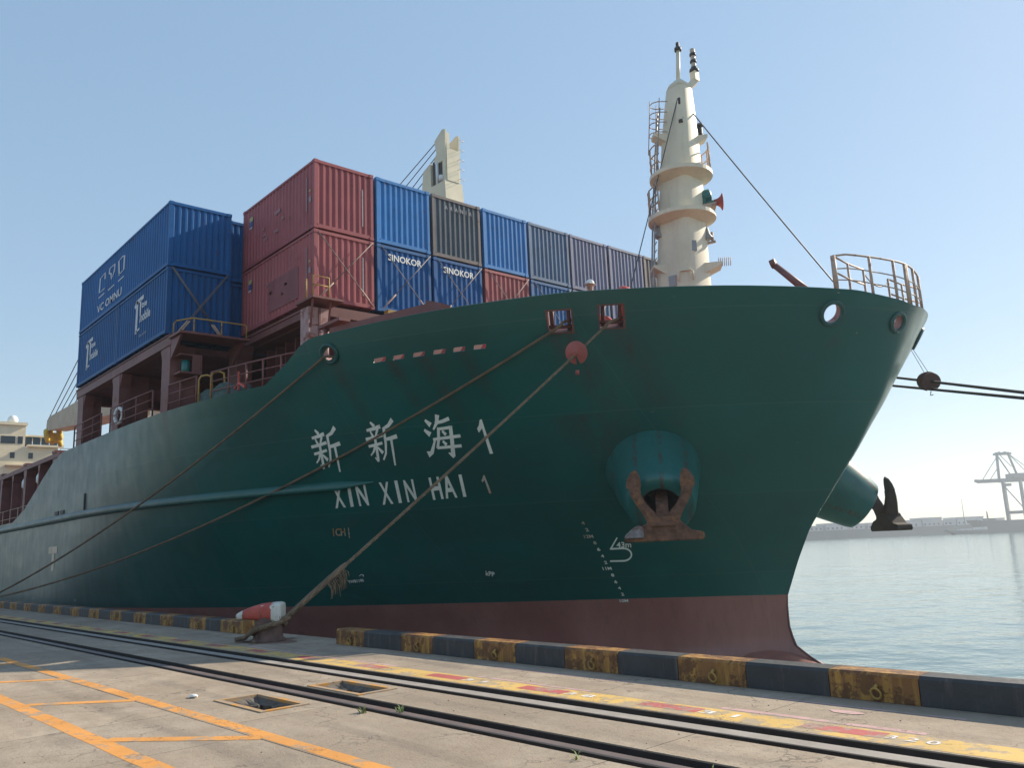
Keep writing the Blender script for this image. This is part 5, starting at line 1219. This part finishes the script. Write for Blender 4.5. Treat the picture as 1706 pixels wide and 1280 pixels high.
# ================================================================== ROPES
def rope(pts, r, label, mm=M_ROPE, extra=None):
    t = empty('mooring_rope', pts[0]); tag(t, label, 'rope', 'mooring ropes'); m = MB(); P_ = [Vector(p) for p in pts]
    ln = [0.0]
    for a, b in zip(P_, P_[1:]): ln.append(ln[-1] + (b - a).length)
    pitch = r * 8; n = max(20, int(ln[-1] / pitch * 6)); strands = [[], [], []]; j = 0
    for i in range(n + 1):
        d = ln[-1] * i / n
        while j < len(ln) - 2 and ln[j + 1] < d: j += 1
        f = (d - ln[j]) / (ln[j + 1] - ln[j]); c = P_[j].lerp(P_[j + 1], f); tg = (P_[j + 1] - P_[j]).normalized(); u = tg.cross(Vector((0, 0, 1))).normalized(); w = tg.cross(u)
        for q in range(3):
            a = 2 * math.pi * (d / pitch + q / 3); strands[q].append(c + (u * math.cos(a) + w * math.sin(a)) * r * .5)
    for st_ in strands: m.tube(st_, r * .58, 6)
    m.build('rope_line', mm, t)
    return t
inA = Vector((3.75, -.9, 7.35)); A = Vector((3.56, -1.52, 7.36))
rope([inA] + sagged(A, (-19.3, -5.6, .42), .55, 30), .042, 'upper left mooring rope from the round fairlead down to the left')
B0 = Vector((9.85, 1.95, 7.30)); rope([(9.9, 2.6, 7.62), (9.86, 2.2, 7.5)] + sagged(B0, (-17.6, -5.6, .42), .95, 34), .042, 'long middle mooring rope from the left square window crossing the ship name')
C0 = Vector((10.9, 2.86, 7.35)); CE = Vector((9.27, -5.50, .42)); cpts = sagged(C0, CE, .06, 30)
rc = rope([(10.9, 3.5, 7.6)] + cpts, .036, 'thick near mooring rope from the right square window to the bollard')
x, y = 9.0, -5.72
loop = [cpts[-3], cpts[-2], CE]
def ringp(a, z, r=.325): return Vector((x + r * math.cos(R(a)), y + r * math.sin(R(a)), z))
m = MB(); m.tube([CE.lerp(C0, .11), CE.lerp(C0, .05), CE, ringp(10, .36), ringp(-30, .31), ringp(-70, .25), ringp(-110, .19), ringp(-150, .14), ringp(-190, .14), ringp(-230, .2), ringp(-270, .28), ringp(-310, .34), ringp(-340, .39), CE + Vector((.02, .08, .03))], .055, 10); m.build('rope_eye', M_ROPE, rc)
m = MB(); m.tube([ringp(-60, .27, .37), ringp(-95, .16, .40), ringp(-130, .08, .46), ringp(-150, .05, .60), ringp(-140, .045, .70)], .045, 9); m.build('rope_tail', M_ROPE, rc)
# frayed tuft where the eye is spliced
kp = C0.lerp(CE, .89) - Vector((0, 0, .02)); m = MB(); random.seed(5); d = (CE - C0).normalized()
m.tube([kp - d * .42, kp - d * .3, kp, kp + d * .3, CE], [.04, .062, .065, .058, .055], 10)
for i in range(46):
    b0 = kp + d * random.uniform(-.3, .12) + Vector((random.uniform(-.03, .03), random.uniform(-.03, .03), -.03)); e = b0 + Vector((random.uniform(-.02, .13), random.uniform(-.02, .12), -random.uniform(.12, .40)))
    m.tube([b0, b0.lerp(e, .5) + Vector((.03, .03, .02)), e], [.014, .011, .006], 4)
m.build('frayed_splice', M_ROPE, rc)
rat_m = mat('rat_guard_red', (.36, .085, .075), .5, .2, scale=3, rust=.1)
def rat_guard(c, d, label, mm, rr=.30, string=None):
    t = empty('rat_guard', c); c = Vector(c); d = Vector(d).normalized(); u = (Vector((0, 0, -1)) - d * d.dot(Vector((0, 0, -1)))).normalized(); w = d.cross(u); m = MB(); n = 36; g = R(11)
    ang = [g + (2 * math.pi - 2 * g) * k / n for k in range(n + 1)]
    for dd, r0, r1 in ((.0, .05, rr), (.015, .05, rr)): pass
    prof = [(.06, .045), (-.03, rr * .97), (-.015, rr), (.0, rr), (.085, .05)]
    rings = [[c + d * p[0] + (u * math.cos(a) + w * math.sin(a)) * p[1] for a in ang] for p in prof]
    m.loft(rings, 0, False, cap=False, closed=False); ob = m.build('guard_disc', mm, t)
    m = MB(); m.tube([c - d * .05, c + d * .12], .06, 10); m.build('guard_collar', mm, t)
    if string:
        for s in (-.06, .06):
            q = MB(); q.tube([c + w * s + Vector((0, 0, rr * .7)), Vector(string) + w * s * .4], .008, 5); q.build('hanging_cord', M_WIRE, t)
    tag(t, label, 'rat guard', 'rat guards on the mooring ropes'); return t
dC = (CE - C0).normalized(); rat_guard(C0.lerp(CE, .135), (dC * .75 + Vector((.66, -.75, .0)) * .9).normalized(), 'round red rat guard on the near mooring rope below the square windows', rat_m, .30)
m = MB(); q = C0.lerp(CE, .135) + Vector((0, 0, -.46)); m.tube([q, q - Vector((0, 0, .12))], .05, 8); tag(m.build('rat_guard_toggle', rat_m), 'small red toggle hanging under the round rat guard', 'toggle')
# head lines over the port bow
S1 = Vector((10.9, 17.5, 7.42)); E1 = Vector((30.3, -5.6, .45)); S2 = Vector((9.85, 18.4, 7.40)); E2 = Vector((31.0, -5.6, .45))
rope(sagged(S1, E1, .0, 20), .042, 'upper dark head line leaving the far side of the bow to the right', M_ROPED)
rope(sagged(S2, E2, .0, 20), .042, 'lower dark head line leaving the far side of the bow to the right', M_ROPED)
dd = (E1 - S1).normalized(); cg = S1 + (E1 - S1) * .195
rg_ = rat_guard(cg, dd, 'dark brown rat guards bunched on the head line beside the stem', mat('rat_guard_brown', (.12, .055, .045), .7, .3), .30, cg + Vector((-.3, -.4, 1.25)))
for k, mm in ((.22, rat_m), (-.2, M_DARK)):
    m = MB(); c2 = cg + dd * k; u = dd.orthogonal().normalized(); w = dd.cross(u)
    m.loft([[c2 + dd * a + (u * math.cos(2 * math.pi * j / 20) + w * math.sin(2 * math.pi * j / 20)) * r for j in range(20)] for a, r in ((-.06, .05), (-.05, .27), (.05, .27), (.06, .05))], 0, False); m.build('guard_disc', MATS['rat_guard_brown'] if k > 0 else mm, rg_)
m = MB(); m.tube([cg + dd * .1 - Vector((0, 0, .3)), cg + dd * .16 - Vector((.05, 0, .42)), cg + dd * .25 - Vector((0, 0, .40))], .015, 5); m.build('hanging_cord', M_WIRE, rg_)

# ================================================================== SMALL THINGS ON THE QUAY
def weed(x, y, n, h, label):
    m = MB()
    for i in range(n):
        a = random.uniform(0, 6.28); l = random.uniform(.5, 1) * h; s = Vector((math.cos(a), math.sin(a), 0)); t = Vector((-s.y, s.x, 0)) * .006; b = Vector((x + random.uniform(-.05, .05), y + random.uniform(-.03, .03), 0))
        m.add([b - t, b + t, b + s * l * .4 + t * .9 + Vector((0, 0, l * .6)), b + s * l * .4 - t * .9 + Vector((0, 0, l * .6)), b + s * l + Vector((0, 0, l * .75))], [(0, 1, 2, 3), (3, 2, 4)])
    tag(m.build('weed', mat('weed_green', (.16, .21, .07), .7, .4, scale=8)), label, 'weed', 'weeds growing beside the crane rail')
weed(17.05, -8.46, 22, .10, 'small green weed tuft growing by the crane rail near the pits'); weed(20.15, -8.50, 7, .10, 'small green weed by the crane rail at the bottom of the picture'); weed(21.25, -8.25, 7, .09, 'tiny weed in the crane rail slot at lower right'); weed(17.35, -8.2, 12, .10, 'tiny weed between the rail slots right of the weed tuft')
m = MB(); random.seed(9); rings = []
for i in range(6):
    ph = math.pi * i / 5; rings.append([Vector((14.42 + .07 * math.sin(ph) * math.cos(a) * random.uniform(.7, 1.3), -9.18 + .045 * math.sin(ph) * math.sin(a) * random.uniform(.7, 1.3), 0.022 - .021 * math.cos(ph))) for a in [2 * math.pi * k / 10 for k in range(10)]])
m.loft(rings, 0, False); tag(m.build('plastic_bag', M_WHITE), 'scrap of white plastic lying left of the near pit', 'litter')
m = MB(); random.seed(11)
for i in range(210):
    x_ = random.uniform(6, 24); y_ = random.choice((random.uniform(-12.4, -8.5), random.uniform(-6.1, -5.3), random.uniform(-7.9, -7.3))); s = random.uniform(.003, .011)
    vs = [Vector((x_ + s * math.cos(a) * random.uniform(.7, 1.3), y_ + s * math.sin(a) * random.uniform(.7, 1.3), .001)) for a in (0, 1.3, 2.5, 3.8, 5)]; m.add(vs + [Vector((x_, y_, s * .8))], [(0, 1, 5), (1, 2, 5), (2, 3, 5), (3, 4, 5), (4, 0, 5)])
tag(m.build('gravel', mat('grit', (.12, .10, .085), .9, .4)), 'loose grit scattered over the concrete', 'gravel', kind='stuff')

for o_ in [quay] + [o for o in bpy.data.objects if o.name.split('.')[0] in ('weed', 'plastic_bag', 'gravel')]: skew(o_)
# ================================================================== WATER AND FAR SHORE
def water():
    k = NT('harbour_water'); k.base((.085, .145, .138)); k.rough(.09); k.b.inputs['IOR'].default_value = 1.333
    h = k.math('ADD', k.math('MULTIPLY', k.noise(.42, k.mp((1.0, 1.0, 1)), 4, .5), 1.0), k.math('MULTIPLY', k.noise(.10, detail=3), 1.6)); h = k.math('ADD', h, k.math('MULTIPLY', k.noise(1.6, detail=3), .22)); k.bump(h, .24, .5); return k.m
m = MB(); m.box(-900, 900, -900, 900, -3.6, -2.8); tag(m.build('water', water()), kind='structure')
HR = Vector((.656, .755, 0)); HF = Vector((-.755, .656, 0)); H0 = Vector((25.16, -13.28, 0))
def fp(l, d, z): return H0 + HR * l + HF * d + Vector((0, 0, z))
def fbox(m, l0, l1, d0, d1, z0, z1): m.obox(fp((l0 + l1) / 2, (d0 + d1) / 2, (z0 + z1) / 2), HR * (l1 - l0) / 2, HF * (d1 - d0) / 2, (0, 0, (z1 - z0) / 2))
M_SHORE = mat('shore_grey', (.17, .18, .18), .9, .2, scale=.05); M_FB = mat('far_building', (.42, .42, .43), .8, .1, scale=.05); M_FB2 = mat('far_building_pale', (.55, .55, .55), .8, .1, scale=.05); M_FS = mat('far_steel', (.07, .10, .14), .6, .1, scale=.1); M_FH = mat('far_hull', (.06, .075, .10), .6, .1, scale=.1)
m = MB(); fbox(m, 120, 380, 552, 640, -3.5, 2.6); sh = m.build('far_shore', M_SHORE); tag(sh, kind='structure')
fb = [(196, 208, 6.0, 'low'), (210, 224, 7.4, ''), (226, 236, 5.6, ''), (238, 252, 6.6, ''), (254, 259, 7.6, ''), (263, 274, 7.2, ''), (275, 288, 8.4, ''), (289, 297, 6.4, ''), (298, 316, 7.8, ''), (317, 330, 6.2, '')]
names_ = ['grey shed far across the water, leftmost beside the stem', 'second far grey shed right of the stem', 'low far shed left of the dark anchor', 'far warehouse behind the dark anchor', 'narrow far tower block just right of the dark anchor', 'left half of the long far warehouse right of the anchor', 'tallest block of the long far warehouse right of the anchor', 'small far shed between the long warehouse and the pale one', 'long pale far warehouse left of the harbour crane', 'far shed behind the legs of the harbour crane']
for (l0, l1, h, _), nm in zip(fb, names_):
    t = empty('far_warehouse', fp((l0 + l1) / 2, 575, 2.6)); m = MB(); fbox(m, l0, l1, 566, 584, 2.6, h - .4); m.build('wall', M_FB2 if l1 > 316 or l0 > 297 else M_FB, t)
    m = MB(); fbox(m, l0 - .3, l1 + .3, 565.6, 584.4, h - .395, h); m.build('roof', M_FB, t)
    m = MB(); n = int((l1 - l0) // 3)
    for i in range(n): fbox(m, l0 + .8 + i * 3, l0 + 2.0 + i * 3, 565.9, 565.99, 3.3, 4.6)
    m.build('window_row', M_FH, t); tag(t, nm, 'warehouse', 'warehouses on the far shore')
# far ship and barge
def fhull(m, l0, l1, d0, d1, z0, z1, bow): 
    pts = [(l0 - bow, z1 + .8), (l0 - bow * .3, z1 + .1), (l0 + bow, z1), (l1, z1), (l1, z0), (l0 + bow * .6, z0), (l0, z0 + 1.2)]
    m.prism(pts, fp(0, (d0 + d1) / 2, 0), HR, (0, 0, 1), HF * (d1 - d0))
t = empty('far_cargo_ship', fp(310, 508, -2.8)); m = MB(); fhull(m, 281, 352, 500, 512, -2.9, 4.2, 6); m.build('hull', M_FH, t)
m = MB(); m.tube([fp(285, 506, 4), fp(285, 506, 10)], [.6, .3], 6); fbox(m, 283, 288, 503, 508, 4.3, 5.6); m.build('foremast', M_FS, t); m = MB(); fbox(m, 335, 348, 502, 511, 4.25, 14); m.build('superstructure', M_FB, t)
tag(t, 'dark hulled cargo ship lying under the far harbour crane', 'ship')
t = empty('far_barge', fp(270, 506, -2.8)); m = MB(); fhull(m, 256, 281, 492, 498, -2.9, -.8, 4); m.build('hull', M_FH, t); m = MB(); fbox(m, 261, 268, 493.5, 496.5, -.79, .3); fbox(m, 270, 277, 493.5, 496.5, -.79, .8); m.build('cargo', M_FB2, t)
tag(t, 'low dark barge on the water in front of the far cargo ship', 'barge')
# ship-to-shore crane
t = empty('harbour_crane', fp(310, 552, 0))
def leg(m, l, d, z0, z1, w=1.3): m.bar(fp(l, d, z0), fp(l, d, z1 + 1.2), w)
Ls = [(303.0, 532), (310.5, 526), (315.5, 552), (323.0, 546)]
for l, d in Ls:
    m = MB(); leg(m, l, d, -2.7, 27.5, 1.5); m.build('leg', M_FS, t)
for a, b_ in ((0, 1), (2, 3)):
    m = MB(); m.bar(fp(*Ls[a], 9.0), fp(*Ls[b_], 9.0), 1.2, 1.7); m.build('sill_beam', M_FS, t); m = MB(); m.bar(fp(*Ls[a], 26.5), fp(*Ls[b_], 11), .6); m.build('leg_brace', M_FS, t)
m = MB(); m.loft([[fp(l, 536 + dy, z) for dy, z in ((-1.3, z0), (1.3, z0), (1.3, z1), (-1.3, z1))] for l, z0, z1 in ((288, 29.2, 30.6), (290, 28.2, 30.4), (303, 28.2, 30.6), (390, 27.5, 30.5))], 0, False); m.build('boom', M_FS, t)
m = MB(); fbox(m, 310.6, 345, 532.5, 541, 30.7, 33.5); m.build('machinery_house', M_FS, t); m = MB(); fbox(m, 306, 309, 533, 538, 25.6, 27.3); m.build('operator_cab', M_FS, t)
for (a, b_, w) in (((303.3, 28), (304.2, 46.3), 1.2), ((316.5, 28), (311.5, 46.3), 1.0), ((304.2, 46.0), (311.5, 32), .6)):
    m = MB(); m.bar(fp(a[0], 536, a[1]), fp(b_[0], 536, b_[1]), w); m.build('apex_leg', M_FS, t)
m = MB(); fbox(m, 302.8, 312.6, 534, 538, 45.6, 46.9)
for q in range(5): fbox(m, 303.6 + q * 1.9, 304.2 + q * 1.9, 535, 537, 46.9, 47.4 + .4 * (q % 2))
m.build('apex_beam', M_FS, t)
for (a, b_) in (((304, 44.5), (293, 30.6)), ((304, 38), (298, 30.6)), ((312, 46), (330, 30.6)), ((312, 46), (322, 33.5)), ((306, 46), (312.5, 38))):
    m = MB(); m.bar(fp(a[0], 536, a[1]), fp(b_[0], 536, b_[1]), .35); m.build('stay_bar', M_FS, t)
t.location += HR * 9.5; tag(t, 'tall grey blue harbour crane far across the water at the right edge', 'crane')
m = MB(); m.tube([fp(303, 566, 2.6), fp(303, 566, 20)], [.35, .12], 6); tag(m.build('light_mast', M_FS), 'thin far lighting mast left of the harbour crane legs', 'mast')

# ================================================================== HAZE
HAZE = 0.0005
if HAZE:
    m = MB(); m.box(-950, 950, -950, 950, -4.6, 52); hz = m.build('haze', []); tag(hz, kind='stuff')
    hm = bpy.data.materials.new('haze_air'); hm.use_nodes = True; nt = hm.node_tree; nt.nodes.clear(); out = nt.nodes.new('ShaderNodeOutputMaterial'); pv = nt.nodes.new('ShaderNodeVolumePrincipled')
    pv.inputs['Color'].default_value = (.84, .92, 1, 1); pv.inputs['Density'].default_value = HAZE; pv.inputs['Anisotropy'].default_value = .45; nt.links.new(pv.outputs[0], out.inputs['Volume']); hz.data.materials.append(hm)
